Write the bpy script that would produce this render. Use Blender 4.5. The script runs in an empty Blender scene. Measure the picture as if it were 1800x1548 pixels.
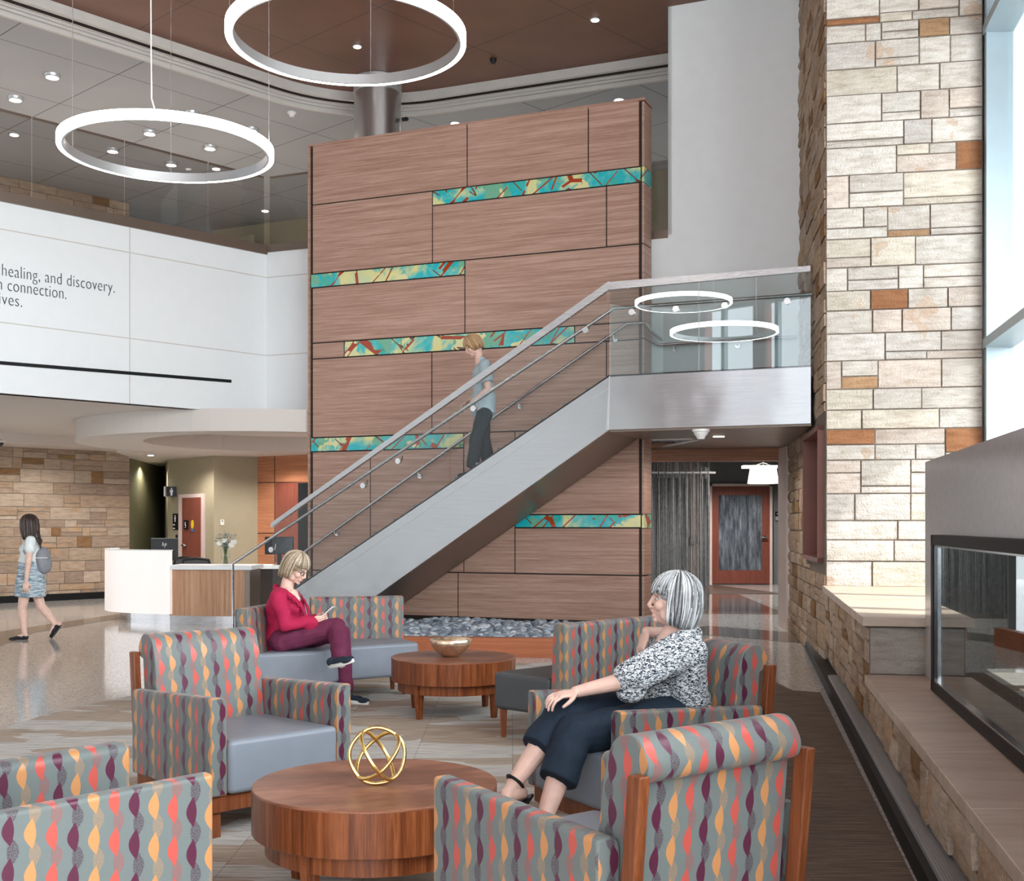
import bpy, bmesh, math, random
from mathutils import Vector, Matrix, noise
R = random.Random(7)
SC = bpy.context.scene
COL = SC.collection
F, CX, HY, HC = 2100.0, 900.0, 922.0, 1.45     # focal length in px, principal x, horizon row, eye height
# ------------------------------------------------------------------ camera
cam_d = bpy.data.cameras.new('camera'); cam = bpy.data.objects.new('camera', cam_d); COL.objects.link(cam)
cam.location = (0, 0, HC); cam.rotation_euler = (math.pi/2, 0, 0)
cam_d.sensor_width = 36; cam_d.lens = 36*F/1800.0; cam_d.shift_y = (HY-774)/1800.0
cam_d.clip_end = 200
SC.camera = cam
# ------------------------------------------------------------------ world, sun, exposure
w = bpy.data.worlds.new('sky'); SC.world = w; w.use_nodes = True
wn = w.node_tree.nodes; wl = w.node_tree.links
bg = wn['Background']
tc = wn.new('ShaderNodeTexCoord'); sp = wn.new('ShaderNodeSeparateXYZ'); rp = wn.new('ShaderNodeValToRGB')
wl.new(tc.outputs['Generated'], sp.inputs[0]); wl.new(sp.outputs[2], rp.inputs[0]); wl.new(rp.outputs[0], bg.inputs[0])
rp.color_ramp.elements[0].position = 0.0; rp.color_ramp.elements[0].color = (.62, .66, .68, 1)
rp.color_ramp.elements[1].position = .35; rp.color_ramp.elements[1].color = (.80, .90, 1.0, 1)
e = rp.color_ramp.elements.new(.02); e.color = (.95, .97, 1.0, 1)
bg.inputs[1].default_value = 1.0
sun_d = bpy.data.lights.new('sun', 'SUN'); sun_d.energy = 3.0; sun_d.angle = .01; sun_d.color = (1, .93, .82)
sun = bpy.data.objects.new('sun', sun_d); COL.objects.link(sun)
sun.rotation_euler = Vector((-.62, .33, -.62)).to_track_quat('-Z', 'Y').to_euler()
def area(name, loc, tgt, sx, sy, power, color=(1, 1, 1)):
    d = bpy.data.lights.new(name, 'AREA'); d.shape = 'RECTANGLE'; d.size = sx; d.size_y = sy; d.energy = power; d.color = color
    o = bpy.data.objects.new(name, d); COL.objects.link(o); o.location = loc
    o.rotation_euler = (Vector(tgt)-Vector(loc)).to_track_quat('-Z', 'Y').to_euler()
    return o
# daylight through the window wall behind the viewer and the one on the right
area('daylight_window_behind', (1.5, -7.4, 4.2), (-1.5, 10, 3.0), 12, 7, 680, (.93, .97, 1))
area('daylight_window_right', (4.9, 3.5, 3.6), (-2, 8, 2.0), 9, 5, 640, (.95, .98, 1))
# unseen spots added to brighten the rooms beyond; no fixture is drawn at them
def lamp(name, loc, power, color=(1, .93, .87), ang=150, up=False):
    d = bpy.data.lights.new(name, 'SPOT'); d.energy = power; d.color = color; d.spot_size = math.radians(ang); d.spot_blend = .6; d.shadow_soft_size = .05
    o = bpy.data.objects.new(name, d); COL.objects.link(o); o.location = loc
    if up: o.rotation_euler = (math.pi, 0, 0)
    return o
for q in ((-4.6, 19.0, 2.98), (-2.9, 19.4, 2.98), (-3.6, 21.0, 2.98)): lamp('fill_reception', q, 50)
for q in ((-7.6, 18.6, 3.0), (-9.4, 17.4, 3.0), (-8.2, 21.6, 2.9), (-6.3, 22.6, 2.74), (-4.6, 22.2, 2.74), (-2.6, 21.5, 2.74)): lamp('fill_lobby', q, 40)
for q in ((3.7, 18.2, 2.85), (4.4, 23.0, 2.85), (5.4, 27.2, 2.85), (3.4, 26.2, 2.85)): lamp('fill_hall', q, 100)
lamp('fill_corridor', (-7.62, 25.1, 2.7), 22)
for q in ((-9, 19, 7.8), (-5, 22.5, 7.8), (0, 20.5, 7.8), (-8.5, 16.5, 7.8)): lamp('fill_upper', q, 150, (.95, .97, 1))
vs = SC.view_settings
vs.view_transform = 'Standard'; vs.look = 'None'; vs.gamma = 1; vs.use_curve_mapping = False
vs.exposure = 1.34
SC.cycles.use_denoising = True
SC.cycles.max_bounces = 8; SC.cycles.diffuse_bounces = 4; SC.cycles.glossy_bounces = 4; SC.cycles.transparent_max_bounces = 12
SC.cycles.sample_clamp_indirect = 6; SC.cycles.caustics_reflective = False; SC.cycles.caustics_refractive = False

# ------------------------------------------------------------------ helpers
def V(px, py, d):            # the point of the place seen at pixel (px, py) at distance d
    return Vector(((px-CX)/F*d, d, HC-(py-HY)/F*d))
def G(px, py, z=0.0):        # ... on the horizontal plane z
    return V(px, py, (HC-z)*F/(py-HY))
def PL(px, py, p0, n):       # ... on the plane through p0 with normal n
    r = Vector(((px-CX)/F, 1, -(py-HY)/F)); o = Vector((0, 0, HC)); n = Vector(n)
    return o + r*((Vector(p0)-o).dot(n)/r.dot(n))
ROOT = {}
def _mat(loc, rz): return Matrix.Translation(Vector(loc)) @ Matrix.Rotation(rz, 4, 'Z')
def tag(o, label=None, cat=None, group=None, kind=None):
    if label: o['label'] = label
    if cat: o['category'] = cat
    if group: o['group'] = group
    if kind: o['kind'] = kind
    return o
def thing(name, label, cat, loc=(0, 0, 0), rz=0, group=None, kind=None):
    o = bpy.data.objects.new(name, None); COL.objects.link(o); o.empty_display_size = .1
    o.location = loc; o.rotation_euler = (0, 0, rz); ROOT[o.name] = _mat(loc, rz)
    return tag(o, label, cat, group, kind)
class MB:
    def __init__(s): s.v = []; s.f = []; s.uv = []; s.c = []; s.mi = []
    def add(s, vs, fs, uvs=None, col=None, mi=0):
        b = len(s.v); s.v += [Vector(x) for x in vs]
        for i, f in enumerate(fs):
            s.f.append([b+k for k in f]); s.uv.append(uvs[i] if uvs else None); s.c.append(col); s.mi.append(mi)
        return s
    def box(s, x0, x1, y0, y1, z0, z1, M=None, col=None, mi=0):
        vs = [Vector((x, y, z)) for z in (z0, z1) for y in (y0, y1) for x in (x0, x1)]
        if M: vs = [M @ q for q in vs]
        return s.add(vs, [(0, 2, 3, 1), (4, 5, 7, 6), (0, 1, 5, 4), (2, 6, 7, 3), (0, 4, 6, 2), (1, 3, 7, 5)], col=col, mi=mi)
    def prism(s, pts, z0, z1, col=None, mi=0):     # pts: plan polygon
        n = len(pts); a = sum(pts[i][0]*pts[(i+1) % n][1]-pts[(i+1) % n][0]*pts[i][1] for i in range(n))
        if a < 0: pts = pts[::-1]
        vs = [(p[0], p[1], z0) for p in pts]+[(p[0], p[1], z1) for p in pts]
        fs = [tuple(range(n))[::-1], tuple(range(n, 2*n))]+[(i, (i+1) % n, n+(i+1) % n, n+i) for i in range(n)]
        return s.add(vs, fs, col=col, mi=mi)
    def slab(s, pts, off, col=None, mi=0):         # 3-D polygon pts thickened by vector off
        n = len(pts); pts = [Vector(p) for p in pts]; off = Vector(off)
        nn = (pts[1]-pts[0]).cross(pts[2]-pts[1])
        if nn.dot(off) < 0: pts = pts[::-1]
        vs = pts+[p+off for p in pts]
        fs = [tuple(range(n))[::-1], tuple(range(n, 2*n))]+[(i, (i+1) % n, n+(i+1) % n, n+i) for i in range(n)]
        return s.add(vs, fs, col=col, mi=mi)
    def tube(s, pts, r, n=8, closed=False, col=None, caps=True, flat=None, mi=0):
        pts = [Vector(p) for p in pts]; m = len(pts); rr = r if hasattr(r, '__len__') else [r]*m
        rings = []; up = Vector((0, 0, 1)); prevx = None
        for i, p in enumerate(pts):
            if closed: t = pts[(i+1) % m]-pts[i-1]
            else: t = pts[min(i+1, m-1)]-pts[max(i-1, 0)]
            if t.length < 1e-9: t = Vector((0, 0, 1))
            t.normalize()
            if prevx is None:
                x = t.cross(up)
                if x.length < .05: x = t.cross(Vector((0, 1, 0)))
            else: x = prevx-t*prevx.dot(t)
            x.normalize(); prevx = x; y = t.cross(x)
            q = rr[i]; fx, fy = (flat or (1, 1))
            rings.append([p+(x*math.cos(a)*fx+y*math.sin(a)*fy)*q for a in [2*math.pi*k/n for k in range(n)]])
        vs = [q for g in rings for q in g]; fs = []
        for i in range(m if closed else m-1):
            j = (i+1) % m
            for k in range(n): fs.append((i*n+k, i*n+(k+1) % n, j*n+(k+1) % n, j*n+k))
        if caps and not closed: fs += [tuple(range(n))[::-1], tuple((m-1)*n+k for k in range(n))]
        return s.add(vs, fs, col=col, mi=mi)
    def lathe(s, prof, n=32, c=(0, 0, 0), a0=0, a1=2*math.pi, wob=None, mi=0):   # prof (r, z)
        full = abs(a1-a0-2*math.pi) < 1e-6; m = n if full else n+1; vs = []; fs = []
        for k in range(m):
            a = a0+(a1-a0)*k/n
            for (r, z) in prof:
                q = r*(wob(a, z) if wob else 1); vs.append((c[0]+q*math.cos(a), c[1]+q*math.sin(a), c[2]+z))
        L = len(prof)
        for k in range(n):
            j = (k+1) % m
            for i in range(L-1): fs.append((k*L+i, j*L+i, j*L+i+1, k*L+i+1))
        return s.add(vs, fs, mi=mi)
    def ball(s, c, r, nu=12, nv=8, M=None, col=None, mi=0):
        c = Vector(c); rr = r if hasattr(r, '__len__') else (r, r, r); vs = []; fs = []
        for i in range(nv+1):
            th = math.pi*i/nv
            for k in range(nu):
                a = 2*math.pi*k/nu; q = Vector((rr[0]*math.sin(th)*math.cos(a), rr[1]*math.sin(th)*math.sin(a), rr[2]*math.cos(th)))
                vs.append(c+(M @ q if M else q))
        for i in range(nv):
            for k in range(nu): fs.append((i*nu+k, (i+1)*nu+k, (i+1)*nu+(k+1) % nu, i*nu+(k+1) % nu))
        return s.add(vs, fs, col=col, mi=mi)
    def cap(s, p1, r1, p2, r2, n=14):              # tapered capsule
        p1, p2 = Vector(p1), Vector(p2); s.ball(p1, r1, n, 8); s.ball(p2, r2, n, 8); s.tube([p1, p2], [r1, r2], n); return s
    def sweepx(s, prof, x0, x1, closed=True):      # profile (y, z) extruded along x, uv in metres
        n = len(prof); vs = [(x0, y, z) for y, z in prof]+[(x1, y, z) for y, z in prof]; fs = []; uvs = []; L = 0
        for i in range(n if closed else n-1):
            j = (i+1) % n; d = math.hypot(prof[j][0]-prof[i][0], prof[j][1]-prof[i][1])
            fs.append((i, j, n+j, n+i)); uvs.append([(x0, L), (x0, L+d), (x1, L+d), (x1, L)]); L += d
        if closed:
            fs.append(tuple(range(n))[::-1]); uvs.append([(prof[i][0]+.31, prof[i][1]) for i in range(n)][::-1])
            fs.append(tuple(range(n, 2*n))); uvs.append([(prof[i][0]+.31, prof[i][1]) for i in range(n)])
        return s.add(vs, fs, uvs)
    def build(s, name, mat, parent=None, smooth=False, bevel=0, seg=2, label=None, world=True, auto=None, merge=False, sub=0):
        me = bpy.data.meshes.new(name); vs = s.v
        if parent is not None and world:
            Mi = ROOT[parent.name].inverted(); vs = [Mi @ q for q in vs]
        me.from_pydata([tuple(q) for q in vs], [], s.f)
        for m in (mat if isinstance(mat, (list, tuple)) else [mat]): me.materials.append(m)
        if any(s.mi): me.polygons.foreach_set('material_index', s.mi)
        if any(u is not None for u in s.uv):
            ul = me.uv_layers.new(name='UVMap')
            for p, u in zip(me.polygons, s.uv):
                if u:
                    for k, li in enumerate(p.loop_indices): ul.data[li].uv = u[k]
        if any(c is not None for c in s.c):
            ca = me.color_attributes.new('tint', 'FLOAT_COLOR', 'CORNER')
            for p, c in zip(me.polygons, s.c):
                c = c or (1, 1, 1)
                for li in p.loop_indices: ca.data[li].color = (c[0], c[1], c[2], 1)
        bm = bmesh.new(); bm.from_mesh(me)
        if merge: bmesh.ops.remove_doubles(bm, verts=bm.verts, dist=1e-5)
        if not any(u is not None for u in s.uv): bmesh.ops.recalc_face_normals(bm, faces=bm.faces)
        else: bmesh.ops.recalc_face_normals(bm, faces=bm.faces)
        bm.to_mesh(me); bm.free()
        if smooth: me.shade_smooth()
        o = bpy.data.objects.new(name, me); COL.objects.link(o)
        if bevel:
            b = o.modifiers.new('bevel', 'BEVEL'); b.width = bevel; b.segments = seg; b.limit_method = 'ANGLE'; b.angle_limit = math.radians(40); b.harden_normals = False
            me.shade_smooth()
            if not smooth:
                for p in me.polygons: p.use_smooth = True
                wn_ = o.modifiers.new('wn', 'WEIGHTED_NORMAL'); wn_.keep_sharp = False
        elif auto:
            me.shade_smooth(); me.set_sharp_from_angle(angle=math.radians(auto))
        if sub:
            q = o.modifiers.new('sub', 'SUBSURF'); q.levels = sub; q.render_levels = sub
        if parent is not None:
            o.parent = parent; ROOT[o.name] = ROOT[parent.name]
        if label: o['label'] = label
        return o
def struct(name, mb, mat, parent=None, **k):
    o = mb.build(name, mat, parent, **k)
    if parent is None: o['kind'] = 'structure'; ROOT[o.name] = Matrix.Identity(4)
    return o
def dup(root, loc, rz, label, cat, group=None):
    def rec(o, par):
        c = o.copy(); COL.objects.link(c); c.parent = par
        for ch in list(o.children): rec(ch, c)
        return c
    r = root.copy(); COL.objects.link(r); r.location = loc; r.rotation_euler = (0, 0, rz)
    ROOT[r.name] = _mat(loc, rz)
    for ch in list(root.children): rec(ch, r)
    tag(r, label, cat, group); return r

# ------------------------------------------------------------------ node language
class X:
    def __init__(s, nt, sock): s.nt = nt; s.o = sock
    def _m(s, op, *a):
        n = s.nt.nodes.new('ShaderNodeMath'); n.operation = op
        for i, q in enumerate((s,)+a):
            if isinstance(q, X): s.nt.links.new(q.o, n.inputs[i])
            else: n.inputs[i].default_value = q
        return X(s.nt, n.outputs[0])
    def __add__(s, o): return s._m('ADD', o)
    def __sub__(s, o): return s._m('SUBTRACT', o)
    def __mul__(s, o): return s._m('MULTIPLY', o)
    def __truediv__(s, o): return s._m('DIVIDE', o)
    def floor(s): return s._m('FLOOR')
    def fract(s): return s._m('FRACT')
    def abs(s): return s._m('ABSOLUTE')
    def sin(s): return s._m('SINE')
    def pw(s, p): return s._m('POWER', p)
    def lt(s, o): return s._m('LESS_THAN', o)
    def gt(s, o): return s._m('GREATER_THAN', o)
    def mn(s, o): return s._m('MINIMUM', o)
    def mx(s, o): return s._m('MAXIMUM', o)
    def mod(s, o): return s._m('FLOORED_MODULO', o)
class Mt:
    def __init__(s, name):
        s.m = bpy.data.materials.new(name); s.m.use_nodes = True; s.nt = s.m.node_tree; s.n = s.nt.nodes; s.l = s.nt.links
        s.b = s.n['Principled BSDF']
    def coord(s, kind='Object'): return s.n.new('ShaderNodeTexCoord').outputs[kind]
    def geo(s): return s.n.new('ShaderNodeNewGeometry').outputs['Position']
    def map(s, c, scale=(1, 1, 1), rot=(0, 0, 0), loc=(0, 0, 0)):
        n = s.n.new('ShaderNodeMapping'); s.l.new(c, n.inputs[0]); n.inputs[3].default_value = scale; n.inputs[2].default_value = rot; n.inputs[1].default_value = loc
        return n.outputs[0]
    def sep(s, c):
        n = s.n.new('ShaderNodeSeparateXYZ'); s.l.new(c, n.inputs[0]); return [X(s.nt, q) for q in n.outputs]
    def comb(s, *a):
        n = s.n.new('ShaderNodeCombineXYZ')
        for i, q in enumerate(a):
            if isinstance(q, X): s.l.new(q.o, n.inputs[i])
            else: n.inputs[i].default_value = q
        return n.outputs[0]
    def noise(s, c, scale=5, detail=3, rough=.5, dist=0, out=0):
        n = s.n.new('ShaderNodeTexNoise'); s.l.new(c, n.inputs['Vector']); n.inputs['Scale'].default_value = scale; n.inputs['Detail'].default_value = detail
        n.inputs['Roughness'].default_value = rough; n.inputs['Distortion'].default_value = dist
        return X(s.nt, n.outputs[out]) if out == 0 else n.outputs[out]
    def voro(s, c, scale=5, feature='F1', out='Distance', rnd=1):
        n = s.n.new('ShaderNodeTexVoronoi'); s.l.new(c, n.inputs['Vector']); n.feature = feature; n.inputs['Scale'].default_value = scale; n.inputs['Randomness'].default_value = rnd
        return X(s.nt, n.outputs[out])
    def white(s, c):
        n = s.n.new('ShaderNodeTexWhiteNoise'); s.l.new(c, n.inputs['Vector']); return X(s.nt, n.outputs['Value'])
    def ramp(s, x, stops, const=False):
        n = s.n.new('ShaderNodeValToRGB'); s.l.new(x.o if isinstance(x, X) else x, n.inputs[0]); cr = n.color_ramp
        if const: cr.interpolation = 'CONSTANT'
        while len(cr.elements) < len(stops): cr.elements.new(.5)
        for el, (p, c) in zip(cr.elements, stops): el.position = p; el.color = (*c, 1)
        return n.outputs[0]
    def mix(s, f, a, b, mode='MIX'):
        n = s.n.new('ShaderNodeMix'); n.data_type = 'RGBA'; n.blend_type = mode
        for i, q in ((0, f), (6, a), (7, b)):
            if isinstance(q, X): s.l.new(q.o, n.inputs[i])
            elif isinstance(q, (int, float)): n.inputs[i].default_value = q
            elif isinstance(q, tuple): n.inputs[i].default_value = (*q, 1)
            else: s.l.new(q, n.inputs[i])
        return n.outputs[2]
    def attr(s, name='tint'):
        n = s.n.new('ShaderNodeAttribute'); n.attribute_name = name; return n.outputs[0]
    def bump(s, h, strength=.3, dist=.01):
        n = s.n.new('ShaderNodeBump'); n.inputs['Strength'].default_value = strength; n.inputs['Distance'].default_value = dist
        s.l.new(h.o if isinstance(h, X) else h, n.inputs['Height']); s.l.new(n.outputs[0], s.b.inputs['Normal']); return s
    def set(s, col=None, rough=None, metal=None, spec=None, emit=None, estr=None, coat=None, sheen=None, aniso=None):
        for k, q in (('Base Color', col), ('Roughness', rough), ('Metallic', metal), ('Specular IOR Level', spec), ('Emission Color', emit), ('Emission Strength', estr), ('Coat Weight', coat), ('Sheen Weight', sheen), ('Anisotropic', aniso)):
            if q is None: continue
            if isinstance(q, X): s.l.new(q.o, s.b.inputs[k])
            elif isinstance(q, tuple): s.b.inputs[k].default_value = (*q, 1)
            elif isinstance(q, (int, float)): s.b.inputs[k].default_value = q
            else: s.l.new(q, s.b.inputs[k])
        return s
def plain(name, col, rough=.5, metal=0, spec=.5, var=.06, nscale=6, **k):
    t = Mt(name); c = t.noise(t.coord(), nscale, 2)
    lo = tuple(q*(1-var) for q in col); hi = tuple(min(1, q*(1+var)) for q in col)
    t.set(col=t.ramp(c, [(.3, lo), (.7, hi)]), rough=rough, metal=metal, spec=spec, **k); return t.m
def emis(name, col, s, base=(.9, .9, .9)):
    t = Mt(name); t.set(col=base, emit=col, estr=s, rough=.5); return t.m
def wood(name, dark, mid, light, axis='x', rough=.45, scale=1.0, spec=.4, world=False, figure=.5, gs=1.0):
    t = Mt(name); c = t.geo() if world else t.coord()
    sc = {'x': (.35, 1, 14), 'z': (14, 14, .5), 'y': (14, .5, 14), 'u': (.35, .35, 14)}[axis]
    m = t.map(c, tuple(q*scale for q in sc))
    n1 = t.noise(m, 3.2*gs, 5, .62, .35); n2 = t.noise(t.map(c, tuple(q*scale*4 for q in sc)), 6*gs, 3, .6)
    n3 = t.noise(t.map(c, tuple(q*.35 for q in sc)), 2.0, 2)
    f = n1*(.62)+n2*.26+n3*.12
    t.set(col=t.ramp(f, [(.36, dark), (.5, mid), (.62, light)]), rough=rough, spec=spec); t.bump(n2, .06, .002)
    return t.m
def rotz_map(t, c, ang): return t.map(c, (1, 1, 1), (0, 0, ang))

M = {}
M['white'] = plain('white_paint', (.84, .87, .885), .55, var=.015)
M['fascia'] = plain('white_panel', (.76, .785, .80), .35, var=.01)
M['trim'] = plain('pale_trim', (.55, .52, .49), .5, var=.03)
M['black'] = plain('black_paint', (.010, .010, .011), .5, spec=.18)
M['joint'] = plain('dark_joint', (.015, .009, .007), .7)
M['grille'] = plain('grille_grey', (.30, .32, .35), .4)
M['steel'] = None
t = Mt('brushed_steel'); c = t.coord(); n = t.noise(t.map(c, (.6, .6, 60)), 6, 3, .6)
t.set(col=t.ramp(n, [(.3, (.50, .50, .51)), (.7, (.60, .60, .61))]), metal=.95, rough=t.ramp(n, [(.2, (.22,)*3), (.8, (.30,)*3)])); M['steel'] = t.m
t = Mt('fascia_steel'); c = t.geo(); n = t.noise(t.map(c, (.5, .5, 30)), 5, 3, .6); n2 = t.noise(c, .9, 2)
t.set(col=t.ramp(n, [(.3, (.46, .47, .48)), (.7, (.52, .53, .54))]), metal=.92, rough=t.ramp(n, [(.2, (.13,)*3), (.8, (.18,)*3)])); t.bump(n2, .3, .05); M['fsteel'] = t.m
t = Mt('column_steel'); c = t.coord(); n = t.noise(t.map(c, (30, 30, .4)), 5, 3, .6)
t.set(col=t.ramp(n, [(.3, (.47, .45, .44)), (.7, (.55, .53, .52))]), metal=.95, rough=.28); M['colsteel'] = t.m
M['chrome'] = plain('polished_metal', (.72, .72, .73), .14, 1, var=.02)
M['alu'] = plain('painted_aluminium', (.52, .53, .54), .35, .6, var=.02)
M['soffit'] = plain('bronze_soffit', (.20, .155, .125), .3, .55, var=.06, nscale=2)
M['gold'] = plain('gold_leaf', (.83, .60, .22), .28, 1, var=.12, nscale=60)
M['bowl'] = plain('bronze_bowl', (.78, .62, .44), .3, .9, var=.15, nscale=30)
def glass(name, tint=(.93, .97, .97), refl=.12, edge=None):
    t = Mt(name); nt = t.nt; tr = t.n.new('ShaderNodeBsdfTransparent'); gl = t.n.new('ShaderNodeBsdfGlossy'); mx = t.n.new('ShaderNodeMixShader')
    tr.inputs[0].default_value = (*tint, 1); gl.inputs['Roughness'].default_value = .0; gl.inputs[0].default_value = (.95, .98, 1, 1)
    lw = t.n.new('ShaderNodeLayerWeight'); lw.inputs[0].default_value = .5
    n = t.noise(t.coord(), 3, 1); r0 = .04+refl*.6
    f = (X(nt, lw.outputs['Facing']).pw(5.0)*(1-r0)+r0)*(n*.1+.95)
    t.l.new(f.mn(1.0).o, mx.inputs[0]); t.l.new(tr.outputs[0], mx.inputs[1]); t.l.new(gl.outputs[0], mx.inputs[2])
    t.l.new(mx.outputs[0], t.n['Material Output'].inputs[0]); return t.m
M['glass'] = glass('clear_glass', (.97, .985, .985), -.03)
M['glass_landing'] = glass('landing_glass', (.88, .94, .94), .14)
M['glass_up'] = glass('balcony_glass', (.80, .80, .80), .0)
M['glass_fire'] = glass('firebox_glass', (.62, .66, .66), .10)
M['woodwall'] = wood('walnut_panel', (.275, .15, .108), (.40, .24, .182), (.51, .335, .265), 'u', .42, world=True)
M['woodcherry'] = wood('cherry_panel', (.30, .115, .055), (.42, .17, .085), (.52, .23, .12), 'u', .42, world=True)
M['woodtable'] = wood('walnut_table', (.070, .018, .006), (.165, .045, .014), (.27, .085, .030), 'z', .3, spec=.3)
M['woodtop'] = wood('walnut_tabletop', (.105, .036, .020), (.20, .075, .042), (.36, .155, .09), 'x', .36, scale=.9, spec=.35)
M['woodpost'] = wood('cherry_post', (.105, .030, .010), (.185, .055, .020), (.27, .09, .036), 'z', .35, spec=.3)
M['wooddesk'] = wood('desk_veneer', (.36, .185, .10), (.48, .27, .16), (.58, .36, .23), 'z', .45, scale=.7, world=True)
M['curb'] = wood('rust_curb', (.30, .085, .035), (.37, .115, .048), (.43, .145, .065), 'x', .35, world=True)
M['doorwood'] = wood('mahogany_door', (.16, .042, .028), (.21, .060, .040), (.25, .078, .052), 'z', .4, world=True)
M['niche'] = plain('rust_niche', (.24, .085, .062), .45, var=.08)
M['leather'] = plain('slate_leather', (.20, .225, .265), .42, 0, .5, var=.04, nscale=9)
M['leather_dark'] = plain('charcoal_leather', (.055, .060, .065), .42, 0, .5, var=.05, nscale=9)
# leaf upholstery: columns of alternating solid and speckled leaves
t = Mt('leaf_upholstery'); nt = t.nt
u, v, _ = t.sep(t.coord('UV')); S = .0615
nz = t.noise(t.coord('UV'), 3, 1)
ci = (u/S).floor(); ul = ((u/S)-ci-.5)*S
ph = (v+ci*.019)/.122
def leafmask(shift, sgn):
    kf = ((ph+shift).fract()/.74).mn(1.0); sn = (kf*math.pi).sin().mx(0.001)
    d_ = (ul-sn*(sgn*.0070)).abs(); return d_.lt(sn.pw(1.05)*.0172), d_
m1, d1_ = leafmask(0.0, -1); m2, d2_ = leafmask(.5, 1)
spk = t.noise(t.comb(u, v, 0.0), 420, 1, .5).gt(.49)
sp2 = m2*spk*(m1*-1+1); mask = (m1+sp2).mn(1.0); par = m1*-1+1
cm = ci.mod(3.0)/3+.1
solid = t.ramp(cm, [(0, (.50, .225, .085)), (.334, (.48, .080, .062)), (.667, (.085, .013, .038))], const=True)
dark = t.ramp(cm, [(0, (.30, .19, .11)), (.334, (.26, .085, .08)), (.667, (.055, .022, .042))], const=True)
lc = t.mix(par, solid, dark)
base = t.ramp(t.noise(t.comb(u*6, v, 0.0), 260, 1), [(.3, (.115, .134, .130)), (.7, (.155, .178, .172))])
t.set(col=t.mix(mask, base, lc), rough=t.ramp(mask, [(0, (.65,)*3), (1, (.38,)*3)]), spec=.4, sheen=.1)
t.bump(t.noise(t.comb(u, v, 0.0), 700, 1), .12, .001); M['fabric'] = t.m
# art glass
t = Mt('art_glass'); c = t.geo()
n1 = t.noise(c, 1.5, 4, .6, .4); n2 = t.noise(t.map(c, (1, 1, 1), loc=(7, 3, 1)), 2.6, 4, .65, .3)
base = t.ramp(n1, [(.30, (.02, .22, .16)), (.40, (.05, .42, .33)), (.47, (.01, .45, .52)), (.52, (.12, .50, .44)), (.58, (.72, .66, .28)), (.68, (.55, .62, .36))])
base = t.mix((n2.gt(.58)), base, (.16, .42, .28))
def streak(ang, loc, sc, th):
    m = t.map(c, (1, 1, 1), (.0, ang, .4), loc); q = t.voro(t.map(m, (.22, .22, 1.0)), sc, 'DISTANCE_TO_EDGE'); return q.lt(th)
s1 = streak(.9, (0, 0, 0), 3.4, .022); s2 = streak(-.8, (3, 1, 2), 2.8, .020)
n3 = t.noise(t.map(c, (1, 1, 1), loc=(2, 8, 5)), 3.2, 2); n4 = t.noise(t.map(c, (1, 1, 1), loc=(5, 2, 9)), 2.4, 3)
base = t.mix(n4.gt(.60), base, (.70, .66, .34)); base = t.mix(s1*(n3.gt(.47)), base, (.36, .045, .012)); base = t.mix(s2*(n3.lt(.47)), base, (.16, .07, .04))
t.set(col=base, rough=.08, spec=.6, coat=.3); M['art'] = t.m
# stone
def stone(name, k=1.0):
    t = Mt(name); c = t.geo(); n1 = t.noise(c, 9, 5, .65); n2 = t.noise(t.map(c, (1, 1, 5)), 5, 4, .6); n3 = t.noise(c, 60, 3, .6)
    col = t.mix(1.0, t.attr(), t.ramp(n2, [(.25, (.68*k, .62*k, .56*k)), (.5, (.94*k, .91*k, .88*k)), (.75, (1.1*k, 1.1*k, 1.1*k))]), 'MULTIPLY')
    col = t.mix(t.noise(c, 3, 3).gt(.66)*.35, col, (.55, .30, .13))
    t.set(col=col, rough=.85, spec=.25); t.bump(n1*.8+n3*.45, 1.0, .03); return t.m
M['stone'] = stone('sandstone_ashlar', .93)
M['mortar'] = plain('mortar', (.20, .16, .13), .9, var=.2, nscale=30)
t = Mt('sandstone_cap'); c = t.geo(); n = t.noise(t.map(c, (1, 3, 3)), 2.2, 4, .6, .6)
t.set(col=t.ramp(n, [(.3, (.44, .34, .27)), (.5, (.52, .42, .34)), (.72, (.60, .50, .42))]), rough=.42, spec=.4); t.bump(t.noise(c, 40, 2), .08, .003); M['cap'] = t.m
M['quartz'] = plain('grey_quartz', (.44, .415, .42), .18, 0, .5, var=.05, nscale=25)
# terrazzo and carpet
t = Mt('terrazzo'); c = t.geo(); sp = t.voro(c, 90, 'F1', 'Distance'); sc_ = t.n.new('ShaderNodeTexVoronoi'); t.l.new(c, sc_.inputs['Vector']); sc_.inputs['Scale'].default_value = 75
wv = t.white(sc_.outputs['Position'])
t.set(col=t.ramp(wv, [(0, (.31, .30, .285)), (.25, (.47, .46, .44)), (.6, (.57, .565, .545)), (.92, (.72, .72, .70))]), rough=.09, spec=.55); M['terrazzo'] = t.m
def terr(name, a, b):
    t = Mt(name); c = t.geo(); sc_ = t.n.new('ShaderNodeTexVoronoi'); t.l.new(c, sc_.inputs['Vector']); sc_.inputs['Scale'].default_value = 70
    t.set(col=t.ramp(t.white(sc_.outputs['Position']), [(0, a), (.9, b)]), rough=.09, spec=.55); return t.m
M['terrazzo_dark'] = terr('terrazzo_dark', (.10, .085, .07), (.22, .19, .16))
M['terrazzo_brown'] = terr('terrazzo_brown', (.16, .11, .085), (.28, .20, .16))
t = Mt('carpet_tile'); c = t.geo(); x, y, z = t.sep(c)
tx = (x/.61).floor(); ty = (y/.61).floor(); tv = t.white(t.comb(tx, ty, 0.0))
n1 = t.noise(t.map(c, (2.0, 60, 1)), 1.4, 4, .75); n2 = t.noise(t.map(c, (3.5, 130, 1)), 1.3, 3, .6); n3 = t.noise(t.map(c, (.5, 1.6, 1)), 1.6, 2)
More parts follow.
